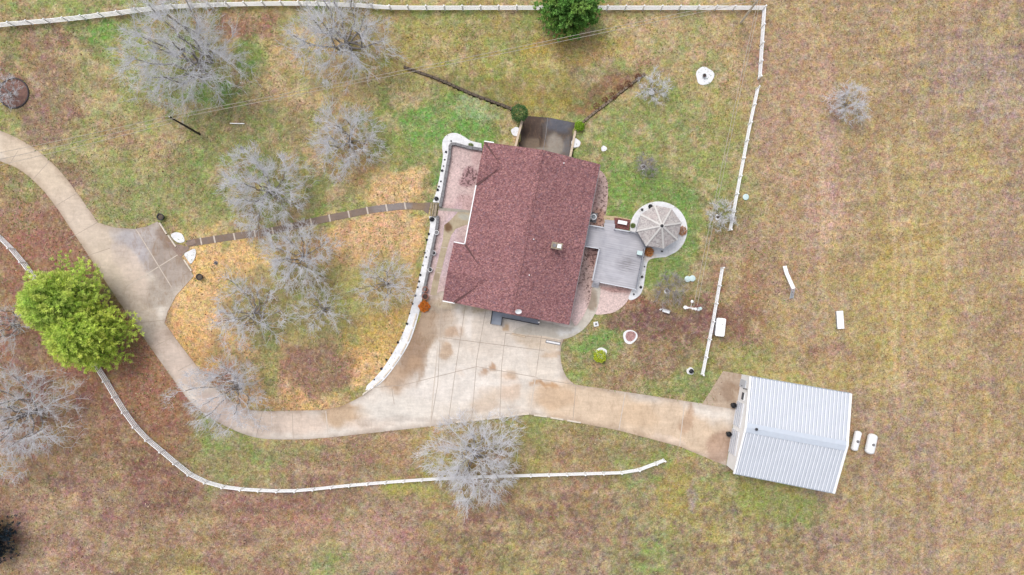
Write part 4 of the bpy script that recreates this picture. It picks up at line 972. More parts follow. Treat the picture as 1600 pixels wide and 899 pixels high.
m = MB(); m.prism([(W(*q).x, W(*q).y) for q in i_], .0, .13); m.build('stones', mat_plain('red_stones', (172, 134, 130), .5, 5, .9, 0, .4), bedr)
pot(1018, 144.5, .34, .5, 'white', 'round white planter under the grey sapling at the wall end', soil='whitewash')
lidl = [(1165.5, 308, 'pale blue round lid on the field side of the fence, right of the gazebo'), (1074.5, 436.2, 'pale blue round lid, left one of the touching pair'), (1082, 435.2, 'pale blue round lid, right one of the touching pair')]
for (x, y, lb) in lidl:
    p = W(x, y, .25); t = thing('tank_lid', (p.x, p.y, 0), lb, 'lid', 'round pale tank lids')
    m = MB(); m.lathe((p.x, p.y, -.05), [(.37, 0), (.37, .22)], 18); m.build('riser', M['steel'], t)
    m = MB(); m.lathe((p.x, p.y, .17), [(.42, 0), (.42, .06), (.3, .10), (.05, .13)], 20); m.build('lid', M['lid'], t, False)
# stepping box with round knob near the walk
vb = thing('valve_box', W(931, 506.5), 'small square white valve box on the lawn beside the curved walk', 'valve box')
p = W(931, 506.5); m = MB(); m.box((p.x, p.y, .12), (.62, .62, .24), .2); m.build('box', M['whitewash'], vb); m = MB(); m.lathe((p.x, p.y, .24), [(.16, 0), (.16, .06), (.05, .09)], 12); m.build('cap', M['grey'], vb)
for (x, y, lb) in ((337.5, 411, 'small round iron hydrant valve on the orange lawn right of the parking pad'), (378, 232, 'small iron hydrant valve in the lawn above the leafless trees'), (1125, 0, None)):
    if not lb: continue
    p = W(x, y); t = thing('yard_valve', p, lb, 'valve')
    m = MB(); m.lathe((p.x, p.y, 0), [(.26, 0), (.26, .05), (.12, .08), (.12, .4)], 14); m.build('valve_body', M['grey'], t); m = MB(); m.box((p.x, p.y, .43), (.45, .07, .05), .6); m.build('handle', M['dark'], t)
st = MB(); st.beam(W(359.5, 193, .1), W(382, 193.5, .1), .10, .10); tag(st.build('white_pipe', M['white']), 'short white pipe lying on the lawn right of the black pole', 'pipe')
# AC unit
ac = thing('air_conditioner', W(926, 340), 'round topped white air conditioner on a dark pad against the east eave', 'air conditioner')
p = W(927.5, 339, .9); p.z = 0
m = MB(); m.box((p.x, p.y + .0, .06), (1.1, 1.3, .12), rz_h); m.build('pad', M['grey'], ac)
m = MB(); m.lathe((p.x, p.y, .12), [(.40, 0), (.42, .05), (.42, .75), (.36, .8)], 20); m.build('housing', M['white'], ac)
m = MB(); m.lathe((p.x, p.y, .925), [(.27, 0), (.27, .02)], 16); fn = m.build('fan_grille', M['dark'], ac)
m = MB()
for k in range(4): m.box((p.x, p.y, .96), (.46, .05, .015), k * math.pi / 4)
m.build('fan_blade', M['steel'], fn)
# white trough in mulch bed
p = W(972.5, 348, .5); bn = thing('garden_bench', (p.x, p.y, 0), 'white rectangular bench in the red mulch bed above the deck', 'bench')
m = MB(); m.box((p.x, p.y, .55), (1.25, .48, .06), rz_h); m.build('seat', M['white'], bn)
for sx in (-1, 1): q = p + u * .45 * sx; m = MB(); m.box((q.x, q.y, .31), (.1, .4, .42), rz_h); m.build('leg', M['white'], bn)
# bench on the lawn
p = W(1039, 486.5, .45); bn = thing('lawn_bench', (p.x, p.y, 0), 'tilted white bench with a curled arm on the brown patch of lawn', 'bench')
ang = R(-17)
m = MB(); m.box((p.x + .15, p.y - .03, .45), (1.0, .34, .05), ang); m.build('seat', M['white'], bn)
m = MB(); m.box((p.x + .1, p.y + .2, .66), (1.2, .05, .38), ang); m.build('backrest', M['white'], bn)
for sx in (-1, 1): m = MB(); m.box((p.x + .15 + sx * .4, p.y - .03 - sx * .12, .21), (.06, .3, .42), ang); m.build('leg', M['steel'], bn)
m = MB(); m.tube([(p.x - .6, p.y + .1, .4), (p.x - .72, p.y + .22, .55), (p.x - .58, p.y + .32, .62), (p.x - .45, p.y + .2, .6)], .06); m.build('armrest', M['white'], bn)
# service post
p = W(1085, 482, 0); sp = thing('service_post', p, 'white pipe service post with side arm and round fittings where the overhead wires come down', 'utility post')
m = MB(); m.tube([(p.x, p.y, 0), (p.x, p.y, 2.6)], .07, 8); m.build('post', M['steel'], sp)
m = MB(); m.tube([(p.x, p.y, 1.0), (p.x - 1.5, p.y + .15, 1.0), (p.x - 1.5, p.y + .15, 0)], .06, 8); m.build('arm', M['white'], sp)
for dx, dy, z, r in ((.12, .05, 2.5, .22), (-.2, -.05, 1.3, .2), (.3, -.1, .9, .24), (-1.5, .15, 1.0, .26), (-1.2, .1, 1.0, .16), (-.5, -.02, 1.02, .16)):
    m = MB(); m.lathe((p.x + dx, p.y + dy, z), [(r * .5, -.05), (r, 0), (r, .08), (r * .6, .16)], 12); m.build('fitting', M['white'] if z < 2 else M['lid'], sp)
m = MB(); m.tube([(p.x - .5, p.y + .1, .05), (p.x - .5, p.y + .95, .7)], .035, 6); m.build('lever', M['white'], sp)
m = MB(); m.lathe((p.x - .5, p.y + .95, .7), [(.1, -.1), (.2, 0), (.2, .06), (.05, .12)], 12); m.build('lever_knob', M['white'], sp)
# long white box
p = W(1126, 511.5, 1.0); wb = thing('storage_box', (p.x, p.y, 0), 'long white storage box with rounded corners beside the lower fence', 'storage box')
ab = R(-6)
def rbox(cx, cy, lx, ly, r, z0, z1, rot, name, mat, par):
    pts = []
    for sx, sy, a0 in ((1, 1, 0), (-1, 1, 90), (-1, -1, 180), (1, -1, 270)):
        for k in range(5):
            a = R(a0 + k * 22.5); pts.append((sx * (lx / 2 - r) + r * math.cos(a), sy * (ly / 2 - r) + r * math.sin(a)))
    c_, s_ = math.cos(rot), math.sin(rot); m = MB(); m.prism([(cx + x * c_ - y * s_, cy + x * s_ + y * c_) for x, y in pts], z0, z1); return m.build(name, mat, par)
rbox(p.x, p.y, 1.15, 2.35, .15, 0.0, .82, ab, 'box_body', M['steel'], wb); rbox(p.x, p.y, 1.25, 2.45, .22, .82, 1.0, ab, 'lid', M['white'], wb)
m = MB(); m.lathe((p.x + .2, p.y + .4, 1.0), [(.05, 0), (.05, .05)], 8); m.build('latch', M['dark'], wb)
# white slab
p = W(1313, 500, .5); fb = thing('feed_trough', (p.x, p.y, 0), 'plain rectangular white trough alone in the field', 'trough')
m = MB(); m.box((p.x, p.y, .25), (.8, 2.3, .46), R(4)); m.build('trough_body', M['steel'], fb); m = MB(); m.box((p.x, p.y, .5), (.9, 2.42, .05), R(4)); m.build('lid', M['white'], fb)
# slide
sl = thing('playground_slide', W(1232, 440), 'white playground slide with ladder and pink rails in the field', 'slide')
a = W(1225.5, 416, .25); b = W(1239.5, 451.5, 1.7); 
md = W(1229, 428, .55)
m = MB(); pathp = [a, md, b]
for q0, q1 in zip(pathp[:-1], pathp[1:]):
    m.beam(q0, q1, .46, .04); d = (q1 - q0).normalized(); sd_ = d.cross(Vector((0, 0, 1))).normalized() * .23
    for s in (-1, 1): m.beam(q0 + sd_ * s + Vector((0, 0, .07)), q1 + sd_ * s + Vector((0, 0, .07)), .04, .16)
m.build('chute', M['white'], sl)
M['pink'] = mat_plain('pink_paint', (214, 176, 184), .05)
lb0 = W(1236.5, 467, 0); dn_ = (b - Vector((lb0.x, lb0.y, b.z))); sd_ = Vector((.24, .04, 0))
for s in (-1, 1): m = MB(); m.tube([lb0 + sd_ * s, b + sd_ * s], .03, 6); m.build('ladder_rail', M['white'], sl)
for k in range(6): q = lb0.lerp(b, (k + .7) / 6.5); m = MB(); m.beam(q - sd_, q + sd_, .14, .03); m.build('ladder_rung', M['steel'], sl)
for s in (-1, 1): m = MB(); m.tube([lb0.lerp(b, .45) + sd_ * s * 1.3 + Vector((.2, 0, .5)), b + sd_ * s * 1.3 + Vector((.12, -.4, .65)), b + sd_ * s * 1.1 + Vector((0, .1, .15))], .025, 6); m.build('hand_rail', M['pink'], sl)
m = MB(); m.tube([b + Vector((-.1, 0, -.1)), W(1225, 452.5, 0)], .025, 6); m.build('brace', M['pink'], sl)
# propane tanks
for (x0, y0, x1, y1, r, lb) in ((1341.5, 673.5, 1334, 704.5, .46, 'narrower white propane tank, the one nearer the metal garage'), (1364.5, 678, 1357.5, 709.5, .62, 'wider white propane tank, the one farther from the metal garage')):
    z = r + .15; a = W(x0, y0, z); b = W(x1, y1, z); t = thing('propane_tank', ((a + b) / 2).xy.to_3d(), lb, 'propane tank', 'white propane tanks')
    d = (b - a).normalized(); pr = []; L = (b - a).length
    for k in range(7): ph = R(90 * k / 6); pr.append((r * .62 * (1 - math.cos(ph)), r * math.sin(ph) + .004))
    ptsx = [a + d * q for q, _ in pr] + [b - d * q for q, _ in reversed(pr)]; rr_ = [w_ for _, w_ in pr] + [w_ for _, w_ in reversed(pr)]
    m = MB()
    vs = []; n = 20; sx = Vector((-d.y, d.x, 0))
    for q, rad in zip(ptsx, rr_):
        for i in range(n): th = 2 * math.pi * i / n; vs.append(q + sx * math.cos(th) * rad + Vector((0, 0, 1)) * math.sin(th) * rad)
    fs = [(k * n + i, k * n + (i + 1) % n, (k + 1) * n + (i + 1) % n, (k + 1) * n + i) for k in range(len(ptsx) - 1) for i in range(n)] + [tuple(reversed(range(n))), tuple((len(ptsx) - 1) * n + i for i in range(n))]
    m.add(vs, fs); m.build('vessel', M['white'], t, True)
    c = (a + b) / 2; m = MB(); m.lathe((c.x, c.y, z + r - .05), [(.19, 0), (.19, .14), (.15, .2), (.05, .22)], 14); m.build('valve_dome', M['grey'], t)
    for k in (-1, 1): q = c + d * L * .28 * k; m = MB(); m.box((q.x, q.y, .12), (r * 1.5, .18, .3), math.atan2(sx.y, sx.x)); m.build('foot', M['stonelight'], t)

# ------------------------------------------------------------------ poles and wires
b0 = W(312, 210, 0); t0 = W(265, 183, 8.4)
pl = thing('utility_pole', b0, 'thin black utility pole standing in the upper left lawn', 'utility pole')
m = MB(); m.tube([b0, t0.lerp(b0, .5), t0], [.15, .13, .10], 8); m.build('pole', M['wood'], pl)
m = MB(); m.lathe((t0.x, t0.y, 8.4), [(.06, 0), (.08, .08), (.04, .16)], 8); m.build('insulator', M['white'], pl)
b1 = W(1158, 35, 0); t1 = W(1187, -4, 8.4)
pl = thing('utility_pole', b1, 'pale weathered utility pole by the fence corner at the top right', 'utility pole')
m = MB(); m.tube([b1, b1.lerp(t1, .5), t1], [.17, .15, .12], 8); m.build('pole', M['palewood'], pl)
m = MB(); m.lathe((t1.x, t1.y, 8.35), [(.06, 0), (.08, .08), (.04, .16)], 8); m.build('insulator', M['white'], pl)
def wire(a, b, sag, off, label, r=.028):
    m = MB(); pts = []
    for k in range(25):
        t = k / 24; p = a.lerp(b, t) + Vector((off[0], off[1], 0)) * (1 if True else 0); p.z -= sag * 4 * t * (1 - t); pts.append(p)
    m.tube(pts, r, 4); tag(m.build('power_line', M['wire']), label, 'power line', 'overhead wires')
for o_, lb in (((.0, .12), 'upper of the two overhead wires between the black pole and the pale pole'), ((.05, -.28), 'lower of the two overhead wires between the black pole and the pale pole')): wire(t0, t1, .6, o_, lb)
far = W(-90, 275, 8.2)
wire(t0, W(-90, 258, 8.2), .5, (0, .15), 'topmost of the three wires running left from the black pole'); wire(t0 + Vector((0, -.3, 0)), W(-90, 268, 8.2), .5, (0, 0), 'middle of the three wires running left from the black pole'); wire(t0 + Vector((.3, -.7, 0)), W(-90, 278, 8.2), .5, (0, 0), 'lowest of the three wires running left from the black pole')
e1 = Vector((p.x, p.y, 0)); sp_top = W(1086, 480, 2.6)
wire(t1, W(1085.5, 478, 2.55), .6, (-.12, 0), 'left of the two wires dropping to the service post beside the fence'); wire(t1, W(1087.5, 478, 2.55), .6, (.18, 0), 'right of the two wires dropping to the service post beside the fence')

# ------------------------------------------------------------------ vegetation
def tubes_mesh(name, P0, P1, R0, R1, mat, parent, n=3):
    P0 = np.array(P0); P1 = np.array(P1); R0 = np.array(R0)[:, None]; R1 = np.array(R1)[:, None]
    d = P1 - P0; L = np.linalg.norm(d, axis=1, keepdims=True) + 1e-9; d = d / L
    up = np.tile([0.0, 0, 1], (len(d), 1)); up[np.abs(d[:, 2]) > .95] = [1, 0, 0]
    a = np.cross(d, up); a /= np.linalg.norm(a, axis=1, keepdims=True); b = np.cross(d, a)
    V = []
    for i in range(n):
        t = 2 * math.pi * i / n + .5; o = a * math.cos(t) + b * math.sin(t); V.append(P0 + o * R0); V.append(P1 + o * R1)
    V = np.stack(V, 1); k = len(P0); base = (np.arange(k) * 2 * n)[:, None]
    Fc = np.concatenate([base + np.array([[2 * i, 2 * i + 1, 2 * ((i + 1) % n) + 1, 2 * ((i + 1) % n)]]) for i in range(n)], 0)
    me = bpy.data.meshes.new(name); V = V.reshape(-1, 3)
    me.vertices.add(len(V)); me.vertices.foreach_set('co', V.astype(np.float32).ravel())
    me.loops.add(Fc.size); me.loops.foreach_set('vertex_index', Fc.ravel().astype(np.int32))
    me.polygons.add(len(Fc)); me.polygons.foreach_set('loop_start', np.arange(0, Fc.size, 4, dtype=np.int32))
    me.update(calc_edges=True)
    return link(name, me, mat, parent, n > 4)

from mathutils.kdtree import KDTree
def bare_tree(bx, by, h, Rc, label, seed, dens=1.0, twig='twig', tr=0.018, trunk_r=None, group='leafless trees round the yard', asym=None, cat='tree', name='bare_tree'):
    """limbs, branches, branchlets and twigs: every order reaches for points spread through the crown volume from the nearest wood of the order before"""
    rn = random.Random(seed); base = W(bx, by); root = thing(name, base, label, cat, group)
    T = []; K = []; trr = trunk_r or h * .024; fk = Vector((0, 0, h * .17)); org = base + fk
    T.append((base - Vector((0, 0, .1)), org, trr, trr * .75))
    ph = [rn.uniform(0, 6.28) for _ in range(4)]
    def outline(az):
        k = 1 + .13 * math.sin(3 * az + ph[0]) + .11 * math.sin(5 * az + ph[1]) + .09 * math.sin(9 * az + ph[2])
        if asym: k *= 1 + asym[1] * math.cos(az - asym[0])
        return k
    def sample(rmin, rmax, pw):
        az = rn.uniform(0, 6.28318); r = rmin + (rmax - rmin) * rn.random() ** pw
        el = math.asin(rn.uniform(-.12, .98)) ; R_ = Rc * outline(az)
        return org + Vector((math.cos(az) * math.cos(el) * R_ * r, math.sin(az) * math.cos(el) * R_ * r, math.sin(el) * (h - fk.z) * r + h * .03))
    def path(a, b, n, r0, r1, out, bend, wob):
        d = b - a; L = d.length; o = (a - org); o = o.normalized() if o.length > .05 else Vector((0, 0, 1))
        c = a + (o * .55 + d.normalized() * .45).normalized() * L * .5 + Vector((0, 0, -bend * L))
        pts = []
        for i in range(n + 1):
            t = i / n; p = a * (1 - t) ** 2 + c * 2 * t * (1 - t) + b * t * t
            if 0 < i < n: p = p + Vector((rn.gauss(0, wob), rn.gauss(0, wob), rn.gauss(0, wob))) * L
            pts.append(p)
        for i in range(n): out.append((pts[i], pts[i + 1], r0 + (r1 - r0) * i / n, r0 + (r1 - r0) * (i + 1) / n))
        return pts[1:]
    def attach(targets, nodes, n, r0, r1, out, bend, wob, maxl):
        kd = KDTree(len(nodes)); 
        for i, q in enumerate(nodes): kd.insert(q, i)
        kd.balance(); new = []
        for t in sorted(targets, key=lambda q: (q - org).length):
            rt = (t - org).length; best = None; bc = 1e9
            for co, ix, ds in kd.find_n(t, 9):
                ra = (co - org).length; c = ds + max(0, ra - rt + .15 * ds) * 2.2
                if c < bc: bc = c; best = co
            if best is None or (t - best).length > maxl: continue
            new += path(best, t, n, r0, r1, out, bend, wob)
        return new
    nl = max(6, int(5 + Rc * 1.1)); nodes = []
    for i in range(nl):
        az = i * 2.39996 + ph[3] + rn.uniform(-.2, .2); el = R([18, 38, 58, 28, 74][i % 5] + rn.uniform(-6, 6)); R_ = Rc * outline(az) * rn.uniform(.62, .8)
        t = org + Vector((math.cos(az) * math.cos(el) * R_, math.sin(az) * math.cos(el) * R_, math.sin(el) * (h - fk.z) * .8))
        nodes += path(org - fk * rn.uniform(0, .3), t, 7, trr * .52, trr * .2, T, .02, .025)
    a2 = Rc * Rc
    b = attach([sample(.25, .93, .55) for _ in range(int(30 + a2 * 2.6 * dens))], nodes, 4, max(trr * .16, tr * 2.4), tr * 1.4, K, .03, .04, Rc * .7)
    nodes2 = nodes + b
    c = attach([sample(.2, 1.0, .5) for _ in range(int(60 + a2 * 12 * dens))], nodes2, 3, tr * 1.3, tr * .9, K, .02, .05, Rc * .5)
    for q in b + c:
        for _ in range(3 if rn.random() < .55 * dens + .1 else 2):
            o = (q - org).normalized(); d = (o * .85 + Vector((rn.gauss(0, .45), rn.gauss(0, .45), rn.gauss(0, .40) + .05))).normalized()
            L = rn.uniform(.35, .95) * (Rc / 6) ** .5; e_ = q + d * L
            m_ = q + d * L * .5 + Vector((rn.gauss(0, .06), rn.gauss(0, .06), rn.gauss(0, .06)))
            K.append((q, m_, tr * .85, tr * .7)); K.append((m_, e_, tr * .7, tr * .35))
    tubes_mesh('trunk', [q[0] for q in T], [q[1] for q in T], [q[2] for q in T], [q[3] for q in T], M['bark'], root, 6)
    tubes_mesh('crown', [q[0] for q in K], [q[1] for q in K], [q[2] for q in K], [q[3] for q in K], M[twig], root, 3)
    return len(K)

def leaf_mesh(name, cen, nor, size, asp, cols, parent):
    """one small bent blade per point"""
    cen = np.asarray(cen); nor = np.asarray(nor); k = len(cen); rs_ = np.random.RandomState(k % 9973)
    nor = nor / (np.linalg.norm(nor, axis=1, keepdims=True) + 1e-9)
    r = rs_.normal(size=(k, 3)); a = np.cross(nor, r); a /= np.linalg.norm(a, axis=1, keepdims=True) + 1e-9
    s = np.asarray(size)[:, None]; d = nor * s; w_ = a * s * asp
    V = np.stack([cen - w_ * .25, cen + d * .5 - w_ * .5, cen + d, cen + d * .5 + w_ * .5], 1).reshape(-1, 3)
    Fc = (np.arange(k) * 4)[:, None] + np.array([[0, 1, 2, 3]])
    me = bpy.data.meshes.new(name)
    me.vertices.add(len(V)); me.vertices.foreach_set('co', V.astype(np.float32).ravel())
    me.loops.add(Fc.size); me.loops.foreach_set('vertex_index', Fc.ravel().astype(np.int32))
    me.polygons.add(len(Fc)); me.polygons.foreach_set('loop_start', np.arange(0, Fc.size, 4, dtype=np.int32))
    me.update(calc_edges=True)
    cc = np.ones((k, 4, 4)); cc[:, :, :3] = np.asarray(cols)[:, None, :]
    setcol(me, cc.reshape(-1, 4)); return link(name, me, M['leaf'], parent)

def evergreen(bx, by, h, Rc, label, seed, cA, cB, cC, nb=150, tuft=14, blades=26, top=.9, cat='tree', name='pine_tree', drop=.15, blade=.34, asp=.3, group=None, shape='pine'):
    rn = np.random.RandomState(seed); base = W(bx, by); root = thing(name, base, label, cat, group)
    m = MB(); m.tube([base - Vector((0, 0, .1)), base + Vector((0, 0, h * .5)), base + Vector((.05, .05, h * .93))], [h * .03, h * .018, .03], 8); m.build('trunk', M['darkbark'], root)
    P = []; N = []; Sz = []; Co = []; limbs = []
    lobes = rn.uniform(.75, 1.18, 14)
    for i in range(nb):
        zf = (i + .5) / nb; z = h * (drop + (.98 - drop) * zf)
        prof = (1 - zf ** 1.6) ** .62 if shape == 'pine' else math.sqrt(max(0, 1 - (2 * zf - .75) ** 2 / 1.6)) * (1 if zf < .9 else .6)
        az = i * 2.399963 + rn.uniform(-.3, .3); li = int((az % 6.283) / 6.283 * 14) % 14
        L = max(.35, Rc * prof * lobes[(li + int(zf * 5)) % 14] * rn.uniform(.82, 1.08))
        st = np.array([base.x, base.y, z]); upk = .25 + .55 * zf
        dr = np.array([math.cos(az), math.sin(az), upk * .5]); dr /= np.linalg.norm(dr)
        limbs.append((st, st + dr * L * .9))
        tint = rn.uniform(0, 1)
        for k in range(tuft):
            f = .25 + .75 * (k + rn.rand()) / tuft
            side = np.array([-dr[1], dr[0], 0]) * rn.normal(0, .16) * L * (1.1 - .5 * f)
            c = st + dr * L * f + side + np.array([0, 0, rn.normal(0, .12)]); tb = rn.uniform(.72, 1.28)
            n = blades; dirs = rn.normal(size=(n, 3)) * [.7, .7, .45] + dr * [.9, .9, .4] + np.array([0, 0, .12])
            P.append(np.repeat(c[None], n, 0) + rn.normal(0, .07, (n, 3))); N.append(dirs); Sz.append(rn.uniform(.6, 1.15, n) * blade)
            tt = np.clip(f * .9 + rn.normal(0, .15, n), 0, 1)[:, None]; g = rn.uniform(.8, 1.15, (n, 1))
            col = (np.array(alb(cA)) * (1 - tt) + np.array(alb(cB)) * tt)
            if tint > .7: col = col * .55 + np.array(alb(cC)) * .45
            Co.append(col * g * tb)
    tubes_mesh('limbs', [a for a, b in limbs], [b for a, b in limbs], [.05] * len(limbs), [.015] * len(limbs), M['darkbark'], root, 3)
    leaf_mesh('crown', np.concatenate(P), np.concatenate(N), np.concatenate(Sz), asp, np.concatenate(Co), root)

def shrub(bx, by, r, h, label, seed, cA, cB, n=1800, cat='bush', name='bush', blade=.14, asp=.55, z0=0.0, group=None, stems=True):
    rn = np.random.RandomState(seed); p = W(bx, by, z0 + h * .5); base = Vector((p.x, p.y, z0)); root = thing(name, base, label, cat, group)
    m = MB(); rr = random.Random(seed)
    for k in range(5): a = k * 1.3; m.tube([base, base + Vector((math.cos(a) * r * .5, math.sin(a) * r * .5, h * .6))], [.04, .015], 5)
    m.build('stems', M['darkbark'], root)
    d = rn.normal(size=(n, 3)); d[:, 2] = np.abs(d[:, 2]) * 1.1 - .25; d /= np.linalg.norm(d, axis=1, keepdims=True)
    rad = (.62 + .38 * rn.rand(n) ** .5) * (1 + .12 * np.sin(d[:, 0] * 7 + seed) * np.cos(d[:, 1] * 6))
    c = np.array([base.x, base.y, z0 + h * .48]) + d * rad[:, None] * np.array([r, r, h * .52])
    t = rn.rand(n, 1); col = (np.array(alb(cA)) * (1 - t) + np.array(alb(cB)) * t)
    leaf_mesh('foliage', c, d * [.5, .5, .25] + rn.normal(0, .8, (n, 3)) * [1, 1, .5], rn.uniform(.6, 1.3, n) * blade, asp, col, root)
    return root

# leafless trees: base px, base py, height, crown radius
BT = [
 (322, 104, 13.5, 8.2, 'widest silver grey leafless tree, at the top left below the fence', 11, 1.05, 'twig', (2.6, .15)),
 (546, 74, 12.5, 6.9, 'silver leafless tree crossing the top fence, left of the green tree', 12, 1.0, 'twig', None),
 (549, 224, 8.0, 5.2, 'round silver leafless tree on the lawn left of the terrace border corner', 13, 1.0, 'twig', None),
 (425, 302, 8.5, 6.2, 'silver leafless tree above the stepping path, nearest the path bend', 14, 1.05, 'twig', None),
 (476, 402, 7.5, 5.0, 'dense silver leafless tree directly below the stepping path', 15, 1.1, 'twig', None),
 (607, 443, 6.5, 4.4, 'thin mauve leafless tree nearest the long white border', 16, .6, 'twig', None),
 (508, 484, 6.0, 3.9, 'sparse leafless tree in the middle of the lawn island', 17, .5, 'twig', None),
 (402, 489, 7.5, 5.6, 'sparse leafless tree in the left half of the lawn island', 18, .5, 'twig', None),
 (374, 603, 8.0, 5.8, 'leafless tree overhanging the driveway bend at the lower left', 19, .8, 'twig', (3.9, .35)),
 (742, 706, 9.0, 6.7, 'large silver leafless tree standing over the lower fence', 20, 1.15, 'twig', None),
 (62, 642, 11.0, 7.6, 'tall leafless tree at the left edge below the green pines', 21, .85, 'twig', None),
 (20, 148, 4.6, 2.6, 'small leafless tree in the ringed bed at the left edge', 22, .8, 'twig', (2.2, .3)),
 (30, 508, 7.5, 3.6, 'leafless tree at the left edge behind the green pines', 23, .6, 'twig', None),
 (1318, 166, 4.2, 2.9, 'small round silver leafless tree alone in the field', 24, 1.5, 'twig', None),
 (1007, 262, 2.4, 1.7, 'brown leafless sapling in a white ring above the gazebo', 25, .9, 'twigbrown', None),
 (1020, 141, 3.4, 2.5, 'faint grey leafless sapling at the end of the right retaining wall', 26, .9, 'twig', None),
 (1123, 338, 3.0, 2.3, 'grey leafless sapling in a white ring beside the fence end', 27, .8, 'twig', None),
 (1043, 452, 3.2, 2.7, 'thin leafless sapling in a white ring below the gazebo', 28, .8, 'twigbrown', None),
]
tot = 0
for (x, y, h, r, lb, sd_i, de, tw, asy) in BT:
    tot += bare_tree(x, y, h, r, lb, sd_i, de, tw, tr=.0155 if r > 4.5 else .012, asym=asy)
print('twigs', tot)
# evergreens
evergreen(131, 470, 10.5, 5.4, 'bright green pine at the left, the upper one of the touching pair', 31, (150, 200, 88), (232, 252, 130), (250, 254, 140), nb=210, tuft=16, blades=26, blade=.40, asp=.2)
evergreen(168, 521, 9.5, 5.4, 'bright green pine at the left, the lower one of the pair, hiding the fence', 32, (150, 200, 84), (236, 252, 124), (252, 254, 132), nb=210, tuft=16, blades=26, blade=.40, asp=.2)
evergreen(889, 27, 7.5, 4.3, 'deep green broadleaf evergreen standing over the top fence', 33, (78, 128, 58), (136, 188, 92), (176, 208, 104), nb=150, tuft=14, blades=22, name='evergreen_tree', blade=.3, asp=.6, shape='dome', drop=.12)
evergreen(0, 834, 7.0, 3.6, 'dark blue green spruce cut by the lower left edge', 34, (26, 40, 52), (54, 74, 88), (70, 92, 104), nb=130, tuft=12, blades=18, name='spruce_tree', blade=.3, drop=.05)
shrub(812, 177, 1.15, 1.6, 'dark green round shrub at the foot of the left retaining wall', 41, (48, 92, 50), (112, 160, 92), 2600)
shrub(905.5, 197.5, .62, .9, 'small bright green round bush at the foot of the right retaining wall', 42, (112, 160, 36), (176, 214, 66), 1300)
shrub(937, 557, .82, 1.1, 'yellow green round bush in a white ring on the lower lawn', 43, (176, 196, 44), (238, 244, 84), 1500)
shrub(1014, 394, .58, .6, 'orange brown dried plant at the corner of deck and gazebo', 44, (216, 140, 76), (250, 196, 136), 1100)
shrub(1066, 361, .60, .5, 'orange brown dried plant at the east edge of the gazebo apron', 45, (196, 130, 92), (232, 184, 140), 700)
shrub(663, 479, .72, .5, 'rust orange low plant below the terracotta pots', 46, (222, 124, 40), (250, 166, 70), 1500)
shrub(989, 352.5, .28, .35, 'small green plant in the white apron left of the gazebo', 47, (120, 140, 80), (160, 176, 100), 300)
shrub(735.5, 227.5, .28, .3, 'small green plant in the white border north of the terrace', 48, (130, 150, 90), (170, 184, 120), 260)
# weeds and ivy against the right retaining wall
# dark dormant plants dotted through the white borders
proto = None
dots = [(705, 221), (697, 238), (695, 250), (693, 260), (691, 267), (689, 284), (686, 292), (684, 297), (682, 311), (675, 343), (670, 366), (667, 375), (664, 395), (666, 402), (661, 415), (657, 430), (655, 440), (653, 449), (649, 462), (645, 475), (640, 490), (636, 506), (629, 520), (622, 535), (612, 552), (604, 562), (596, 576), (585, 593), (1004, 402), (1007, 417), (1003, 433), (1001, 449), (990, 460), (1034, 393), (1003, 328), (1016, 323)]
big = {(682, 311), (675, 343), (1016, 323)}
for (x, y) in dots:
    if proto is None:
        rn = np.random.RandomState(3); n = 160; d = rn.normal(size=(n, 3)); d[:, 2] = np.abs(d[:, 2])
        d /= np.linalg.norm(d, axis=1, keepdims=True)
        o = leaf_mesh('border_plant', d * .08, d + rn.normal(0, .3, (n, 3)), rn.uniform(.08, .18, n), .5, np.tile(alb((104, 104, 108)), (n, 1)) * rn.uniform(.6, 1.2, (n, 1)), None); proto = o
    else: o = proto.copy(); C.objects.link(o)
    rr = random.Random(int(x + y * 3)); s = rr.uniform(.45, .95) * (2.4 if (x, y) in big else 1); o.scale = (s, s, s); q = W(x, y); o.location = (q.x, q.y, .11); o.rotation_euler = (0, 0, rr.uniform(0, 6))
    if (x, y) in big:
        lb = {(682, 311): 'larger grey plant at the lower tip of the northern gravel border, above the steps', (675, 343): 'larger grey plant at the top of the southern gravel border, below the steps', (1016, 323): 'dark plant on the white apron at the upper left of the gazebo'}[(x, y)]
        tag(o, lb, 'plant', 'plants in the white gravel')
    else: tag(o, 'small dark dormant plant dotted in the white gravel', 'plant', 'plants in the white gravel')
# loose thatch, tufts and fallen leaves lying on the ground (nobody could count them)
hs_poly = [(704, 215), (760, 218), (942, 255), (952, 350), (990, 335), (1030, 312), (1070, 330), (1076, 370), (1045, 405), (1012, 412), (1002, 462), (985, 472), (930, 495), (905, 522), (760, 520), (660, 480), (680, 330), (690, 215)]
gar_poly = [(1125, 575), (1320, 600), (1300, 775), (1130, 732)]
def scatter(name, n, label, cat, seed, reg, size, asp, pal, flat, zj=.03):
    rn = np.random.RandomState(seed); x = rn.uniform(-60, 1660, n); y = rn.uniform(-50, 950, n)
    keep = reg(x, y) > rn.rand(n)
    for poly in (drive, hs_poly, gar_poly, path_poly, VPOLY): keep &= ~inside(x, y, poly)
    x = x[keep]; y = y[keep]; k = len(x)
    c = np.stack([(x - 800) / S, (449.5 - y) / S, .02 + rn.rand(k) * zj], 1)
    d = rn.normal(size=(k, 3)); d[:, 2] = np.abs(d[:, 2]) * flat
    P_ = np.array([alb(q) for q in pal]); ix = rn.randint(0, len(pal), k); col = P_[ix] * rn.uniform(.8, 1.2, (k, 1))
    o = leaf_mesh(name, c, d, rn.uniform(.6, 1.3, k) * size, asp, col, None); o['kind'] = 'stuff'; tag(o, label, cat)
    return o
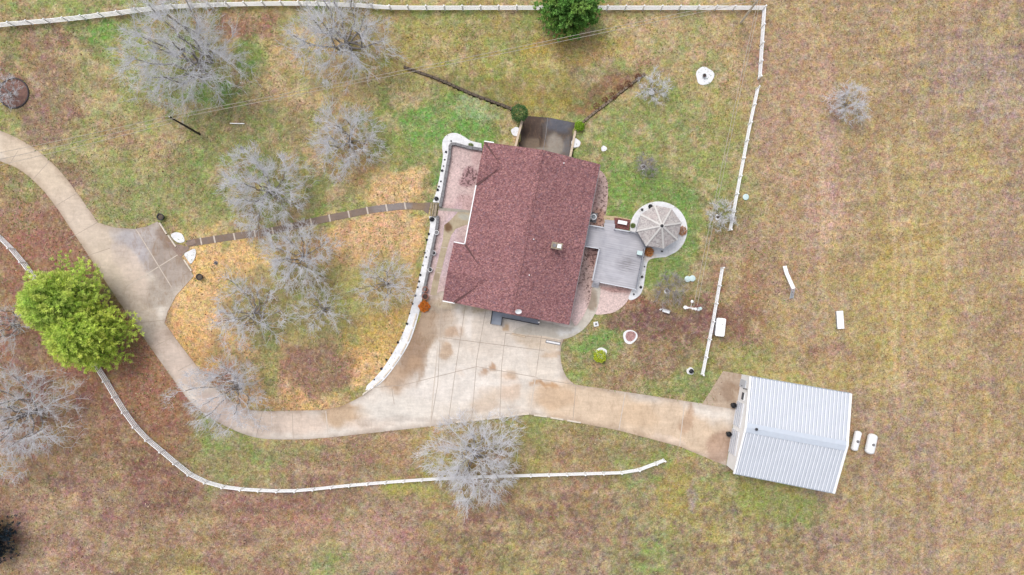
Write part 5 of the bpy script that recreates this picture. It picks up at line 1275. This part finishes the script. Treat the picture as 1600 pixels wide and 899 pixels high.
scatter('dry_grass', 100000, 'loose dry grass blades and thatch strewn over lawn and field', 'grass', 77, lambda x, y: .35 + .65 * fbm(x, y, .04, 2), .30, .22,
        [(214, 190, 146), (196, 170, 126), (150, 120, 96), (112, 88, 74), (176, 160, 110), (184, 160, 148), (230, 212, 176)], .35)
scatter('green_grass', 70000, 'green grass tufts growing through the thatch of the yard', 'grass', 78, lambda x, y: np.clip((fbm(x, y, .03, 1, 4) - .46) * 9, 0, 1) * (.2 + .8 * (x < 1200) * (y < 640)) * (x < 1330), .28, .3,
        [(120, 156, 72), (142, 170, 88), (108, 138, 66), (158, 172, 96)], .5)
scatter('fallen_leaves', 26000, 'fallen tan and brown leaves scattered thickest at the lower left', 'leaves', 79, lambda x, y: np.clip((fbm(x, y, .03, 0, 4) - .40) * 6, 0, 1) * np.clip(.12 + (x < 620) * .5 + (x < 420) * (y > 400) * .5, 0, 1), .17, 1.1,
        [(236, 206, 176), (214, 176, 140), (170, 118, 88), (120, 80, 64), (196, 140, 104)], .3)
# ringed bed at the left edge
rb = thing('ringed_bed', W(22, 146), 'dark edged round bed of leaf litter under the small tree at the left edge', 'flower bed')
p = W(22, 146); ringm = MB(); pr = [(p.x + 2.0 * math.cos(a), p.y + 2.0 * math.sin(a), .06) for a in [R(t) for t in range(0, 361, 12)]]
ringm.tube(pr, .12, 6); ringm.build('edging', mat_plain('dark_edging', (72, 62, 66), .2), rb)
m = MB(); m.lathe((p.x, p.y, -.05), [(1.95, 0), (1.95, .10), (1.2, .15), (.1, .17)], 28); m.build('mulch', mat_plain('leaf_mulch', (134, 100, 90), .3, 5, .9, 0, .35), rb)
# dry shrubs along the right retaining wall
evs = [(985, 134, .5), (972, 140, .45), (961, 152, .5), (948, 158, .4), (935, 168, .45), (1000, 122, .4)]
for k, (x, y, r) in enumerate(evs):
    shrub(x - 3, y - 2, r, .4, 'low dry brown shrub along the uphill side of the right retaining wall', 60 + k, (120, 80, 62), (164, 116, 88), 260, group='dry shrubs along the wall', name='dry_shrub')
